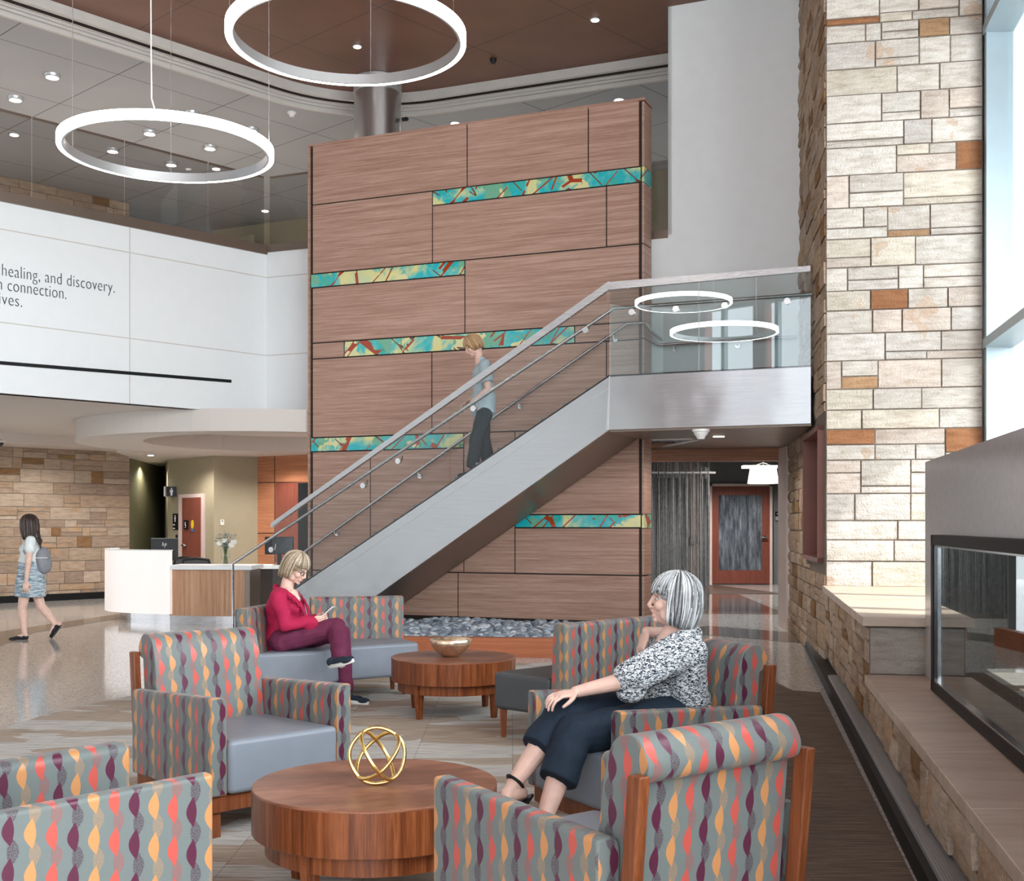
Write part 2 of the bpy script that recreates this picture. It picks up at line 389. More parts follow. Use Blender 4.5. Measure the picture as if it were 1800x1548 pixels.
g = t.ramp(n1*.6+n2*.4, [(.34, (.14, .14, .135)), (.45, (.38, .375, .355)), (.54, (.56, .54, .50)), (.62, (.70, .68, .63))])
br = t.ramp(n1*.5+n2*.5, [(.36, (.17, .135, .11)), (.5, (.38, .31, .25)), (.64, (.56, .48, .40))])
bl = (n3+(tv-.5)*.10).gt(.52)
seam = ((x/.61).fract().lt(.012)+(y/.61).fract().lt(.012)).mn(1.0)*.25
hearth_side = (x-y*.195).gt(-.05)  # hearth side of the carpet takes the darker brown streaks
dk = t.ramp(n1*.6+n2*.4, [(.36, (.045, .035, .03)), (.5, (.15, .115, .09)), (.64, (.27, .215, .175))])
col = t.mix(seam, t.mix(hearth_side, t.mix(bl, g, br), dk), (.06, .055, .05))
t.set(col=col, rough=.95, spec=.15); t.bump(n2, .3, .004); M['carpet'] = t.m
# ceilings
def grid(t, c, ang, sx, sy, wd, lx=0, ly=0):
    m = t.map(c, (1, 1, 1), (0, 0, ang), (lx, ly, 0)); x, y, z = t.sep(m)
    return ((x/sx).fract().lt(wd/sx)+(y/sy).fract().lt(wd/sy)).mn(1.0)
AA = math.atan2(.735, .678)
t = Mt('grey_ceiling_tile'); c = t.geo(); g = grid(t, c, -AA, 1.75, 1.75, .013)
n = t.noise(c, .7, 1)
t.set(col=t.mix(g, t.ramp(n, [(.3, (.33, .335, .35)), (.7, (.37, .375, .39))]), (.035, .03, .03)), rough=.6); M['ceil_grey'] = t.m
t = Mt('brown_ceiling_panel'); c = t.geo(); g = grid(t, c, -AA, 1.75, 1.75, .013, .3, .5)
d = t.voro(c, 38, 'F1', 'Distance', 0.0)
n = t.noise(t.map(c, (1, 1, 1)), .9, 3)
t.set(col=t.mix(g, t.ramp(n, [(.3, (.125, .044, .022)), (.7, (.18, .068, .036))]), (.02, .01, .008)), rough=.4, spec=.4); M['ceil_brown'] = t.m
M['ceil_low'] = plain('low_ceiling', (.62, .57, .53), .6, var=.02, nscale=.6)
M['olive'] = plain('khaki_paint', (.36, .315, .215), .6, var=.02)
M['olive_dark'] = plain('olive_paint', (.17, .165, .09), .5, var=.04)
M['grey_wall'] = plain('grey_paint', (.17, .18, .185), .6, var=.03)
M['pink_white'] = plain('warm_white_column', (.70, .58, .54), .5, var=.02)
M['navy'] = plain('dark_blue_sign', (.012, .014, .025), .4)
M['ink'] = plain('sign_white', (.85, .85, .85), .5, var=.01)
M['letter'] = plain('charcoal_lettering', (.035, .04, .05), .5, var=.01)
M['screen'] = plain('dark_screen', (.008, .012, .016), .12, var=.05)
M['plastic'] = plain('black_plastic', (.014, .015, .017), .45, spec=.25)
M['offwhite'] = plain('white_plastic', (.74, .73, .71), .4, var=.01)
# ================================================================== THE ROOM
A = Vector((.678, .735, 0)); U = Vector((-.925, .381, 0)); W = Vector((.381, .925, 0))
E = Vector((.1916, .9815, 0)); FR = Vector((.9815, -.1916, 0))
def xy(v): return (v[0], v[1])
def P3(v, z): return Vector((v[0], v[1], z))
# floor
fl = MB(); fl.prism([(-14, -6.5), (6, -6.5), (9, 34), (-16, 34)], -.1, 0); struct('floor', fl, M['terrazzo'])
cc = Vector((.566, 8.32)); cr = 4.18
pts = [(cc.x+cr*math.cos(a), cc.y+cr*math.sin(a)) for a in [math.radians(q) for q in range(62, 262, 4)]]
pts = [(2.66, 10.3), (2.45, 10.42), (2.40, 11.3)]+pts+[(.0, -2.5), (.25, -2.5)]
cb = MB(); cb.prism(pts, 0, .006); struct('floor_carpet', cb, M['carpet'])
b = MB(); b.prism([xy(G(-60, 1142)), xy(G(0, 1110)), xy(G(215, 1078)), xy(G(560, 1062)), xy(G(560, 1066)), xy(G(215, 1086)), xy(G(60, 1112)), xy(G(-60, 1160))], 0, .004); struct('floor_inlay_left', b, M['terrazzo_dark'])
b = MB(); b.prism([xy(G(1150, 1112)), xy(G(1245, 1100)), xy(G(1410, 1113)), xy(G(1418, 1131)), xy(G(1245, 1116)), xy(G(1150, 1125))], 0, .004); struct('floor_inlay_right', b, M['terrazzo_dark'])
b = MB(); b.prism([xy(G(1120, 1078)), xy(G(1384, 1080)), (4.9, 28.6), (2.2, 28.6)], 0, .003); struct('floor_hall', b, M['terrazzo_brown'])
b = MB(); b.prism([xy(G(1150, 1044)), xy(G(1384, 1044)), (4.9, 28.6), (2.9, 28.6)], 0.003, .007); struct('floor_hall_carpet', b, plain('hall_brown_floor', (.10, .062, .045), .35, var=.2))
# ceilings
TA = Vector((-5.9, 15.26, 0)); TB = Vector((-1.72, 18.6, 0)); CN = Vector((-2.52, 18.93, 0)); D2 = -U
def trimpath(off):
    # rounded corner of radius 2 (centre inside the atrium)
    nA = Vector((-A.y, A.x, 0)); r = 2.0; tl = .695*r
    p1 = CN-A*tl; p2 = CN+D2*tl; cen = p1-nA*r
    a1 = math.atan2(nA.y, nA.x); nB = Vector((-D2.y, D2.x, 0)); a2 = math.atan2(nB.y, nB.x)
    out = [CN-A*19+nA*off]
    for k in range(13):
        a = a1+(a2-a1)*k/12; out.append(cen+Vector((math.cos(a), math.sin(a), 0))*(r+off))
    out.append(CN+D2*9+nB*off); return out
tp = trimpath(0)
b = MB(); b.prism([xy(p) for p in tp]+[(7.5, -6.3), (-15, -6.3)], 8.15, 8.25); struct('ceiling', b, M['ceil_brown'])
to = trimpath(.33)
b = MB(); b.prism([xy(p) for p in to]+[(9, 32), (-18, 32)], 7.9, 8.0); struct('ceiling_upper', b, M['ceil_grey'])
prof = [(0, 8.16), (0, 8.02), (.07, 8.02), (.07, 8.12), (.12, 8.12), (.12, 8.0), (.15, 8.0), (.15, 8.05), (.18, 8.05), (.18, 7.98), (.21, 7.98), (.21, 8.02), (.235, 8.02), (.235, 7.95), (.27, 7.95), (.27, 8.0), (.29, 8.0), (.29, 7.89), (.34, 7.89), (.34, 7.99)]
def trimsweep(i0, i1):
    b = MB(); pr = prof[i0:i1]; cols = [[P3(p, z) for p in trimpath(o)] for o, z in pr]; n = len(cols[0])
    vs = [p for c_ in cols for p in c_]; fs = [(i*n+k, i*n+k+1, (i+1)*n+k+1, (i+1)*n+k) for i in range(len(pr)-1) for k in range(n-1)]
    return b.add(vs, fs)
struct('trim_1', trimsweep(0, 4), M['trim']); struct('trim_2', trimsweep(3, 6), M['joint']); struct('trim_3', trimsweep(5, 20), M['trim'])
# ---- balcony fascia, left and middle
CF = Vector((-3.66, 17.8, 0)); ZB, ZT = 3.12, 5.50
def wallseg(p, q, z0, z1, th=.2, side=1):
    p, q = Vector(p), Vector(q); d = (q-p).normalized(); n = Vector((-d.y, d.x, 0))*side*th
    b = MB(); b.prism([xy(p), xy(q), xy(q+n), xy(p+n)], z0, z1); return b
pA = CF-A*9
fa = struct('wall_balcony_left', wallseg(pA, CF, ZB-.03, ZT-.03), M['fascia'])
fb = struct('wall_balcony_middle', wallseg(CF, CF+D2*2.6, ZB, ZT-.0), M['fascia'])
# hairline joints in the fascia
nA_ = Vector((.735, -.678, 0))
def seam(p, q, z0, z1, n, parent, wd=.007):
    b = MB(); d = (Vector(q)-Vector(p)); 
    if d.length < 1e-6:
        dd = Vector((-n.y, n.x, 0))*wd; b.slab([P3(p-dd, z0)+n*.001, P3(p+dd, z0)+n*.001, P3(p+dd, z1)+n*.001, P3(p-dd, z1)+n*.001], n*.0015)
    else: b.slab([P3(p, z0-wd)+n*.001, P3(q, z0-wd)+n*.001, P3(q, z0+wd)+n*.001, P3(p, z0+wd)+n*.001], n*.0015)
    return struct('joint', b, M['trim'], parent)
for z in (3.97, 5.13): seam(pA, CF, z, z, nA_, fa); seam(CF, CF+D2*2.6, z, z, -W, fb)
for px in (228, -170): seam(PL(px, 600, CF, nA_)*1, PL(px, 600, CF, nA_)*1, ZB-.03, ZT-.03, nA_, fa)
# slot in the fascia
q0 = PL(-120, 628, CF, nA_); q1 = PL(406, 670, CF, nA_); zs = (q0.z+q1.z)/2
b = MB(); b.slab([P3(q0, q0.z-.022)+nA_*.002, P3(q1, q1.z-.022)+nA_*.002, P3(q1, q1.z+.022)+nA_*.002, P3(q0, q0.z+.022)+nA_*.002], nA_*.012); o = struct('slot_diffuser', b, M['black'], fa)
b = MB(); b.slab([P3(pA, ZT-.03)+nA_*.03, P3(CF, ZT-.03)+nA_*.03, P3(CF, ZT+.11)+nA_*.03, P3(pA, ZT+.08)+nA_*.03], -nA_*.1)
b.slab([P3(CF, ZT)-W*.03, P3(CF+D2*2.6, ZT)-W*.03, P3(CF+D2*2.6, ZT+.11)-W*.03, P3(CF, ZT+.11)-W*.03], W*.1); struct('trim_4', b, M['soffit'])
# lower ceiling and upper floor slab
b = MB(); b.prism([xy(pA+Vector((.1, .15, 0))), xy(CF+Vector((0, .12, 0))), xy(CF+D2*2.6+W*.12), (-1.0, 31), (-17, 31), (-17, 11)], 3.09, 3.2); struct('ceiling_lower', b, M['ceil_low'])
b = MB(); b.prism([xy(pA+Vector((.1, .3, 0))), xy(CF+Vector((0, .3, 0))), xy(CF+D2*5.6+W*.4), (2.5, 21), (-1, 31), (-17, 31), (-17, 11)], 5.3, 5.45); struct('floor_upper', b, M['carpet'])
# stepped soffit in front of the stone wall
SA = Vector((-9.46, 22.07, 0)); 
b = MB(); p = SA-A*4; q = SA+A*2.5; nn = Vector((.735, -.678, 0)); b.prism([xy(p+nn*1.2), xy(q+nn*.9), xy(q-nn*.2), xy(p-nn*.2)], 2.9, 3.09); struct('ceiling_step', b, M['ceil_low'])
# round soffit over the reception
b = MB(); N = 72; oc = Vector((-4.0, 20.1)); orr = 3.15; ic = Vector((-3.75, 19.6)); ir = 2.2
vs = []; fs = []
for k in range(N):
    a = 2*math.pi*k/N; c_, s_ = math.cos(a), math.sin(a)
    vs += [(oc.x+orr*c_, oc.y+orr*s_, 3.1), (oc.x+orr*c_, oc.y+orr*s_, 2.78), (ic.x+ir*c_, ic.y+ir*s_, 2.78), (ic.x+ir*c_, ic.y+ir*s_, 3.05), (ic.x, ic.y, 3.05)]
for k in range(N):
    j = (k+1) % N
    for i in range(4): fs.append((k*5+i, j*5+i, j*5+i+1, k*5+i+1))
b.add(vs, fs); struct('ceiling_ring', b, M['ceil_low'], merge=True)
b = MB(); b.prism([(-7.3, 22.05), (-1.2, 22.05), (-1.0, 31), (-12, 31), (-8.4, 24.6), (-7.6, 23.9)], 2.785, 3.0); struct('ceiling_back', b, M['ceil_low'])
# ---- stone builder
def ashlar(name, p0, dirv, n, L, z0, z1, seed, corner=None, rough=1.0, tone=None, hole=None, parent=None, course=(.15, .34), wide=(.26, .80)):
    rr = random.Random(seed); b = MB(); dirv = Vector(dirv); n = Vector(n)
    base = tone or ((.56, .50, .44), (.60, .53, .45), (.52, .47, .42), (.62, .57, .50), (.57, .46, .37), (.63, .55, .43))
    def block(s0, s1, h0, h1):
        if hole and s1 > hole[0] and s0 < hole[1] and h1 > hole[2] and h0 < hole[3]: return
        c_ = rr.choice(base)
        q = rr.random()
        ar = (s1-s0)*(h1-h0)
        if ar < .085:
            if q < .085: c_ = (.42, .20, .10) if base[0][0] > .5 else (.30, .175, .085)
            elif q < .12: c_ = (.52, .33, .19) if base[0][0] > .5 else (.38, .25, .12)
        k = rr.uniform(.88, 1.1); c_ = tuple(x_*k for x_ in c_)
        g = .0075; s0 += g; s1 -= g; h0 += g; h1 -= g
        if h1-h0 < .015 or s1-s0 < .02: return
        nx = max(2, int((s1-s0)/.07)); nz = max(2, int((h1-h0)/.06)); pr = rr.uniform(.012, .040)*rough; grid_ = []
        for j in range(nz+1):
            for i in range(nx+1):
                e_ = (i in (0, nx)) or (j in (0, nz)); d = pr+(rr.uniform(-.008, .008) if not e_ else -.012+rr.uniform(-.005, .004))*rough
                q_ = p0+dirv*(s0+(s1-s0)*i/nx+(0 if i in (0, nx) else rr.uniform(-.01, .01)))+n*max(d, .004); q_ = Vector((q_.x, q_.y, h0+(h1-h0)*j/nz)); grid_.append(q_)
        ring = [(i, 0) for i in range(nx+1)]+[(nx, j) for j in range(1, nz+1)]+[(i, nz) for i in range(nx-1, -1, -1)]+[(0, j) for j in range(nz-1, 0, -1)]
        fs = [(j*(nx+1)+i, j*(nx+1)+i+1, (j+1)*(nx+1)+i+1, (j+1)*(nx+1)+i) for j in range(nz) for i in range(nx)]
        m0 = len(grid_); back = []
        for (i, j) in ring: back.append(grid_[j*(nx+1)+i]-n*.05)
        vs_ = grid_+back; m = len(ring)
        for a_ in range(m):
            i, j = ring[a_]; i2, j2 = ring[(a_+1) % m]; fs.append((j2*(nx+1)+i2, j*(nx+1)+i, m0+a_, m0+(a_+1) % m))
        b.add(vs_, fs, col=c_)
    z = z0
    while z < z1-.03:
        h = rr.uniform(*course)
        if z1-(z+h) < .14: h = z1-z
        s = 0.0
        while s < L-.01:
            wd = rr.uniform(*wide)
            if L-(s+wd) < .22: wd = L-s
            q = rr.random()
            if h > .24 and q < .42:
                f = rr.choice((.35, .5, .62, .3)); 
                for (a_, c_) in ((z, z+h*f), (z+h*f, z+h)):
                    if rr.random() < .45 and wd > .5:
                        m_ = s+wd*rr.uniform(.35, .65); block(s, m_, a_, c_); block(m_, s+wd, a_, c_)
                    else: block(s, s+wd, a_, c_)
            elif h > .3 and q < .7:
                block(s, s+wd, z, z+h*.22); block(s, s+wd, z+h*.22, z+h)
            elif q > .88 and wd > .5:
                m_ = s+wd*.3; block(s, m_, z, z+h); block(m_, s+wd, z, z+h*.45); block(m_, s+wd, z+h*.45, z+h)
            elif h < .3 and wd > .62 and q < .3: block(s, s+wd*.5, z, z+h); block(s+wd*.5, s+wd, z, z+h)
            else: block(s, s+wd, z, z+h)
            s += wd
        z += h
    return struct(name, b, M['stone'], parent, auto=38)
def stonewall(name, p0, p1, n, z0, z1, seed, th=.3, **k):
    p0, p1 = Vector(p0), Vector(p1); n = Vector(n).normalized(); d = (p1-p0).normalized()
    b = MB(); hole = k.get('hole')
    if hole:
        def bx(s0, s1, h0, h1): b.prism([xy(p0+d*s0), xy(p0+d*s1), xy(p0+d*s1-n*th), xy(p0+d*s0-n*th)], h0, h1)
        L = (p1-p0).length; bx(0, hole[0], z0, z1); bx(hole[1], L, z0, z1); bx(hole[0], hole[1], z0, hole[2]); bx(hole[0], hole[1], hole[3], z1)
    else: b.prism([xy(p0), xy(p1), xy(p1-n*th), xy(p0-n*th)], z0, z1)
    o = struct(name, b, M['mortar']); ashlar('stone_facing', p0, d, n, (p1-p0).length, z0, z1, seed, parent=o, **k); return o
warm = ((.47, .36, .27), (.52, .41, .31), (.43, .33, .26), (.55, .45, .36), (.50, .37, .26))
nn = Vector((.735, -.678, 0))
stonewall('wall_left', SA-A*4.5, SA+A*2.62, nn, .0, 7.9, 11, tone=warm, rough=.5, course=(.12, .27), wide=(.3, .85))
b = wallseg(SA-A*4.5+nn*.05, SA+A*2.62+nn*.05, 0, .13, .06, 1); struct('baseboard_left', b, M['black'])
# ---- walls behind the reception
def seg2(name, pa, pb, z0, z1, mat, th=.15, side=1, parent=None): return struct(name, wallseg(pa, pb, z0, z1, th, side), mat, parent)
c1 = V(225, 900, 26.5); c2 = V(283, 900, 27.5); k1 = V(295, 900, 24.7); k2 = V(376, 900, 23.1); k3 = V(453, 900, 23.5)
def f2(v): return Vector((v[0], v[1], 0))
c1, c2, k1, k2, k3 = map(f2, (c1, c2, k1, k2, k3))
seg2('wall_corridor', SA+A*2.62, c2, 0, 2.8, M['olive_dark'])
t = Mt('black_mosaic'); c = t.geo(); q = t.noise(c, 26, 3, .7)
t.set(col=t.ramp(q, [(.5, (.010, .011, .010)), (.62, (.07, .075, .065)), (.7, (.2, .2, .18))]), rough=.25); M['mosaic'] = t.m
seg2('wall_mosaic', c2, f2(V(296, 900, 26.5)), 0, 2.8, M['mosaic'])
seg2('wall_reception_left', k1, k2, 0, 2.8, M['olive']); seg2('wall_reception_right', k2, k3, 0, 2.8, M['olive'])
seg2('wall_reception_return', k1, f2(V(290, 900, 27)), 0, 2.8, M['olive'], side=-1)
k4 = f2(V(560, 900, 22.4)); nW = Vector(((k4-k3).y, -(k4-k3).x, 0)).normalized()
ww = seg2('wall_reception_wood', k3, k4+(k4-k3), 0, 2.8, M['woodcherry'])
b = MB()
for (x0, y0, x1, y1) in ((453, 848, 560, 847), (483, 800, 483, 990), (453, 937, 560, 937)):
    p = PL(x0, y0, k3, nW); q = PL(x1, y1, k3, nW); d = Vector((0, 0, .008)) if abs(y1-y0) < 5 else (k4-k3).normalized()*.008
    b.slab([p-d, q-d, q+d, p+d], nW*.004)
struct('joint', b, M['joint'], ww)
pa, pb = PL(485, 849, k3, nW), PL(580, 990, k3, nW)
b = MB(); b.slab([P3(pa, pb.z)+nW*.005, P3(pb, pb.z)+nW*.005, P3(pb, pa.z)+nW*.005, P3(pa, pa.z)+nW*.005], nW*.01); struct('recess_panel', b, M['doorwood'], ww)
pa = PL(526, 849, k3, nW)
b = MB(); b.slab([P3(pa, pb.z)+nW*.02, P3(pb, pb.z)+nW*.02, P3(pb, pa.z)+nW*.02, P3(pa, pa.z)+nW*.02], nW*.01); struct('dark_glass', b, M['screen'], ww)
# restroom door in the left khaki wall
nK = Vector(((k2-k1).y, -(k2-k1).x, 0)).normalized(); dK = (k2-k1).normalized()
def onK(px, py, off=0): return PL(px, py, k1, nK)+nK*off
def rectK(b, x0, y0, x1, y1, off, th, f=onK, n=None):
    n = n or nK; p, q = f(x0, y0), f(x1, y1); b.slab([P3(p, q.z)+n*off, P3(q, q.z)+n*off, P3(q, p.z)+n*off, P3(p, p.z)+n*off], n*th)
b = MB(); rectK(b, 318, 869, 362, 1050, .005, .05); dr = struct('door_1', b, M['pink_white'])
b = MB(); rectK(b, 327, 875, 358, 1052, .056, .03); leaf = struct('door_leaf', b, M['doorwood'], dr)
b = MB(); h = onK(330, 958, .11); b.cap(h, .03, h+dK*.14, .018, 8); struct('door_handle', b, M['chrome'], dr, smooth=True)
# signs
def sign(name, rects, label, cat, f=onK, n=None):
    n = n or nK; o = None
    for i, (x0, y0, x1, y1, m, nm) in enumerate(rects):
        b = MB(); rectK(b, x0, y0, x1, y1, .006+.012*i if i < 2 else .026, .012, f, n)
        if o is None: o = b.build(nm, M[m]); ROOT[o.name] = Matrix.Identity(4); tag(o, label, cat)
        else: b.build(nm, M[m], o)
    return o
def figure(o, px, y0, y1, off, f=onK, n=None):    # standing-person pictogram
    n = n or nK; b = MB(); H = y1-y0; c0 = f(px, y0+.1*H)+n*off; s = abs(f(px, y1).z-f(px, y0).z); d = Vector((-n.y, n.x, 0))
    b.tube([c0, c0+n*.006], s*.1, 10); b.slab([c0+d*x_*s+Vector((0, 0, z_*s)) for x_, z_ in ((-.17, -.14), (.17, -.14), (.2, -.5), (.12, -.5), (.1, -.9), (-.1, -.9), (-.12, -.5), (-.2, -.5))], n*.006)
    return b.build('person_symbol', M['ink'], o)
def onF(px, py): return V(px, py, 24.3)
nF = Vector((0, -1, 0))
s1 = sign('restroom_sign', [(293.5, 855, 310, 872.5, 'navy', 'restroom_sign')], 'square dark blue blade sign with a white person symbol high on the khaki wall', 'sign', onF, nF); figure(s1, 302, 857, 871, .019, onF, nF)
b = MB(); p = onF(292.6, 855); b.box(p.x-.02, p.x+.01, p.y-.12, p.y+.4, onF(292, 872.5).z, p.z); b.build('bracket', M['offwhite'], s1)
s2 = sign('restroom_plaque', [(305, 902.5, 315, 931.5, 'black', 'restroom_plaque')], 'tall black plaque with a white person symbol left of the restroom door', 'sign'); figure(s2, 309.5, 905, 917, .019)
for y in (921, 927.5):
    b = MB(); rectK(b, 306, y, 309, y+2, .019, .004); b.build('lettering', M['ink'], s2)
b = MB(); rectK(b, 310, 939.5, 313, 948, .01, .01); tag(b.build('access_reader', M['navy']), 'tiny dark blue wall device under the black restroom plaque', 'device')
s3 = sign('accessibility_sign', [(332, 914, 339, 930.5, 'black', 'accessibility_sign')], 'small black sign with a white wheelchair symbol on the restroom door', 'sign')
s3.location = nK*.09
b = MB(); p = onK(335, 923, .115); s_ = .05
b.tube([p+dK*.026*math.cos(a)+Vector((0, 0, .026*math.sin(a)-.02)) for a in [x_*math.pi/8-2.2 for x_ in range(12)]], .0045, 6); b.tube([p+Vector((0, 0, .045)), p+Vector((0, 0, .0)), p+dK*.026+Vector((0, 0, .0))], .006, 6); b.ball(p+Vector((0, 0, .058)), .009, 8, 6)
o = b.build('wheelchair_symbol', M['ink'], None); o.parent = s3; o.matrix_parent_inverse = Matrix.Translation(-s3.location)
b = MB(); p = onK(346.2, 921.5, .09); b.tube([p, p+nK*.01], 1, 24); bb = MB()
vs = [p+dK*.055*math.cos(a)+Vector((0, 0, .085*math.sin(a))) for a in [2*math.pi*k/24 for k in range(24)]]; bb.slab(vs, nK*.012)
M['yellow'] = plain('yellow_sticker', (.80, .56, .02), .5); M['blue'] = plain('blue_sticker', (.05, .17, .42), .5)
o = bb.build('door_sticker', M['yellow']); ROOT[o.name] = Matrix.Identity(4); tag(o, 'oval yellow sticker with blue strip below on the restroom door', 'sticker')
bb = MB(); q = p+Vector((0, 0, -.115)); bb.slab([q+dK*x_+Vector((0, 0, z_)) for x_, z_ in ((-.05, -.025), (.05, -.025), (.05, .025), (-.05, .025))], nK*.012); bb.build('strip', M['blue'], o)
nR = Vector(((k3-k2).y, -(k3-k2).x, 0)).normalized()
def onR(px, py): return PL(px, py, k2, nR)
b = MB(); rectK(b, 387, 913, 393.5, 922.5, .003, .03, onR, nR); sw = b.build('thermostat', M['offwhite'], bevel=.004); ROOT[sw.name] = Matrix.Identity(4); tag(sw, 'small white thermostat on the khaki wall right of the restroom door', 'thermostat')
b = MB(); rectK(b, 389, 914.5, 391, 916.5, .034, .003, onR, nR); b.build('display', M['black'], sw)
# ---- upper back walls
seg2('wall_upper_back', f2(V(372, 400, 26.2)), f2(V(1260, 300, 21.3)), 5.4, 7.9, M['olive'])
seg2('wall_upper_side', f2(V(372, 400, 26.2)), f2(V(440, 400, 24.9)), 5.4, 7.5, M['olive'], .1)
seg2('wall_upper_far', f2(V(222, 400, 30)), f2(V(372, 400, 29.6)), 5.4, 7.9, M['grey_wall'])
# ---- wood feature wall
K0 = Vector((1.13, 13.9, 0)); WP = K0+W*1.4          # stair face and wood wall planes share the normal W
def onW(px, py): return PL(px, py, WP, W)
zt = 6.86; eL = onW(546, 500); eR = onW(1127, 500)
b = MB(); b.prism([xy(f2(eL)+W*.02), xy(f2(eR)+W*.02), xy(f2(eR)+W*.34), xy(f2(eL)+W*.34)], .05, zt-.03); wf = struct('wall_feature', b, M['joint'])
def wpanel(x0, y0l, y0r, x1, y1l, y1r, nm='panel', mat='woodwall', par=None, g=.009, th=.03, off=0):
    a, b_, c_, d_ = onW(x0, y1l), onW(x1, y1r), onW(x1, y0r), onW(x0, y0l)
    dz = Vector((0, 0, g)); du = -U*g
    z0 = (a.z+b_.z)/2+g; z1 = (c_.z+d_.z)/2-g                       # true horizontals
    p, q = f2(a)-U*g, f2(b_)+U*g
    bb = MB(); bb.slab([P3(p, z0)-W*off, P3(q, z0)-W*off, P3(q, z1)-W*off, P3(p, z1)-W*off], W*th)
    return bb
# rows are given by height: take z at the mid of each band from both ends
def rowz(*pts_): return sum(onW(px, py).z for px, py in pts_)/len(pts_)
z_top = zt
z_r1 = rowz((547, 365), (760, 336), (1128, 287)); z_r1b = rowz((760, 363), (1138, 317))
z_r2 = rowz((545, 484), (817, 459), (1128, 424)); z_r2b = rowz((545, 508), (817, 481))
z_r3 = rowz((545, 608), (1124, 560)); z_r3b = rowz((545, 636), (1124, 591))
z_r4 = rowz((545, 772), (815, 758)); z_r4b = rowz((545, 798), (815, 783))
z_r5 = rowz((905, 905), (1124, 903)); z_r5b = rowz((905, 929), (1124, 926))
z_r6 = rowz((905, 1010), (1124, 1009)); z_bot = .20
def wp(x0, x1, z0, z1, nm='panel', mat='woodwall', top=False, th=.03, off=0, y=500):
    g = .009; p = f2(onW(x0, y))-U*g; q = f2(onW(x1, y))+U*g
    bb = MB(); bb.slab([P3(p, z0+g)-W*off, P3(q, z0+g)-W*off, P3(q, z1-g)-W*off, P3(p, z1-g)-W*off], W*th)
    if top:
        o = bb.build(nm, M[mat], bevel=.002, seg=1); ROOT[o.name] = Matrix.Identity(4); return o
    return struct(nm, bb, M[mat], wf)
L_, R_ = 549, 1124
for x0, x1 in ((L_, 821), (821, 1034), (1034, R_)): wp(x0, x1, z_r1, z_top) if x0 != L_ else (wp(L_, 821, z_r1, z_top))
wp(L_, 760, z_r2, z_r1); wp(760, 1066, z_r2, z_r1b); wp(1066, R_, z_r2, z_r1b)
wp(L_, 817, z_r3, z_r2b); wp(817, R_, z_r3, z_r2)
wp(L_, 605, z_r3b, z_r3); wp(1010, R_, z_r3b, z_r3)
wp(L_, 759, z_r4, z_r3b); wp(759, 1066, z_r4, z_r3b); wp(1066, R_, z_r4, z_r3b)
wp(L_, 651, z_r6, z_r4b); wp(651, 815, z_r6, z_r4b); wp(815, 905, z_r6, z_r4); wp(905, R_, z_r5, z_r4); wp(905, R_, z_r6, z_r5b)
wp(L_, 651, z_bot, z_r6); wp(651, 805, z_bot, z_r6); wp(805, R_, z_bot, z_r6)
ART = []
lab = 'painted turquoise and yellow glass band '
for nm_, (x0, x1, z0, z1) in {'highest on the wood wall, wrapping the corner': (760, 1127, z_r1b, z_r1), 'second from top, at the left wall edge': (546, 817, z_r2b, z_r2), 'behind the head of the person on the stairs': (605, 1010, z_r3b, z_r3), 'at the left edge, crossed by the stair rails': (546, 815, z_r4b, z_r4), 'low under the landing beside the hall': (905, 1127, z_r5b, z_r5)}.items():
    ART.append(tag(wp(x0, x1, z0, z1, 'painted_glass_band', 'art', top=True, th=.03, off=.004), lab+nm_, 'art glass'))
# corner return and edges
rt = f2(eR); g0 = W*.012
def ret(z0, z1, mat, par, nm='return_panel'):
    bb = MB(); bb.slab([P3(rt-U*.04, z0), P3(rt-U*.04+W*.34, z0), P3(rt-U*.04+W*.34, z1), P3(rt-U*.04, z1)], U*.03); return struct(nm, bb, mat, par) if par else bb
for z0, z1 in ((z_bot, z_r6-.008), (z_r6+.008, z_r5b-.008), (z_r5+.008, z_r3b), (z_r3b+.012, z_r2-.008), (z_r2+.008, z_r1b-.008), (z_r1+.008, zt-.03)): ret(z0, z1, M['woodwall'], wf)
for z0, z1, k_ in ((z_r1b, z_r1, 0), (z_r5b, z_r5, 4)): ret(z0, z1, None, None).build('corner_return', M['art'], ART[k_])
b = MB(); b.prism([xy(f2(eL)+U*.03-W*.01), xy(rt-U*.05-W*.01), xy(rt-U*.05+W*.36), xy(f2(eL)+U*.03+W*.36)], zt-.012, zt+.02); struct('cap', b, M['woodwall'], wf)
b = MB(); b.slab([P3(f2(eL)+U*.015, .05), P3(f2(eL)+U*.015+W*.34, .05), P3(f2(eL)+U*.015+W*.34, zt), P3(f2(eL)+U*.015, zt)], U*.03); struct('end_panel', b, M['woodwall'], wf)
# ---- planter kerb
b = MB(); p0, p1 = V(470, 1100, 13.3), V(1120, 1100, 12.9); p0, p1 = f2(p0), f2(p1)
b.prism([xy(p0), xy(p1), xy(p1+Vector((0, .12, 0))), xy(p0+Vector((0, .12, 0)))], 0, .215); b.prism([xy(p1), xy(p1+W*2.3), xy(p1+W*2.3-D2*.12), xy(p1-D2*.12)], 0, .215); kb = struct('trim_5', b, M['curb'])
bedf = p0, p1
b = MB(); b.prism([xy(p0+Vector((0, .1, 0))), xy(p1+Vector((0, .1, 0))), xy(f2(eR)-U*.0), xy(f2(eL))], 0, .09); struct('planter_bed', b, M['mortar'], kb)
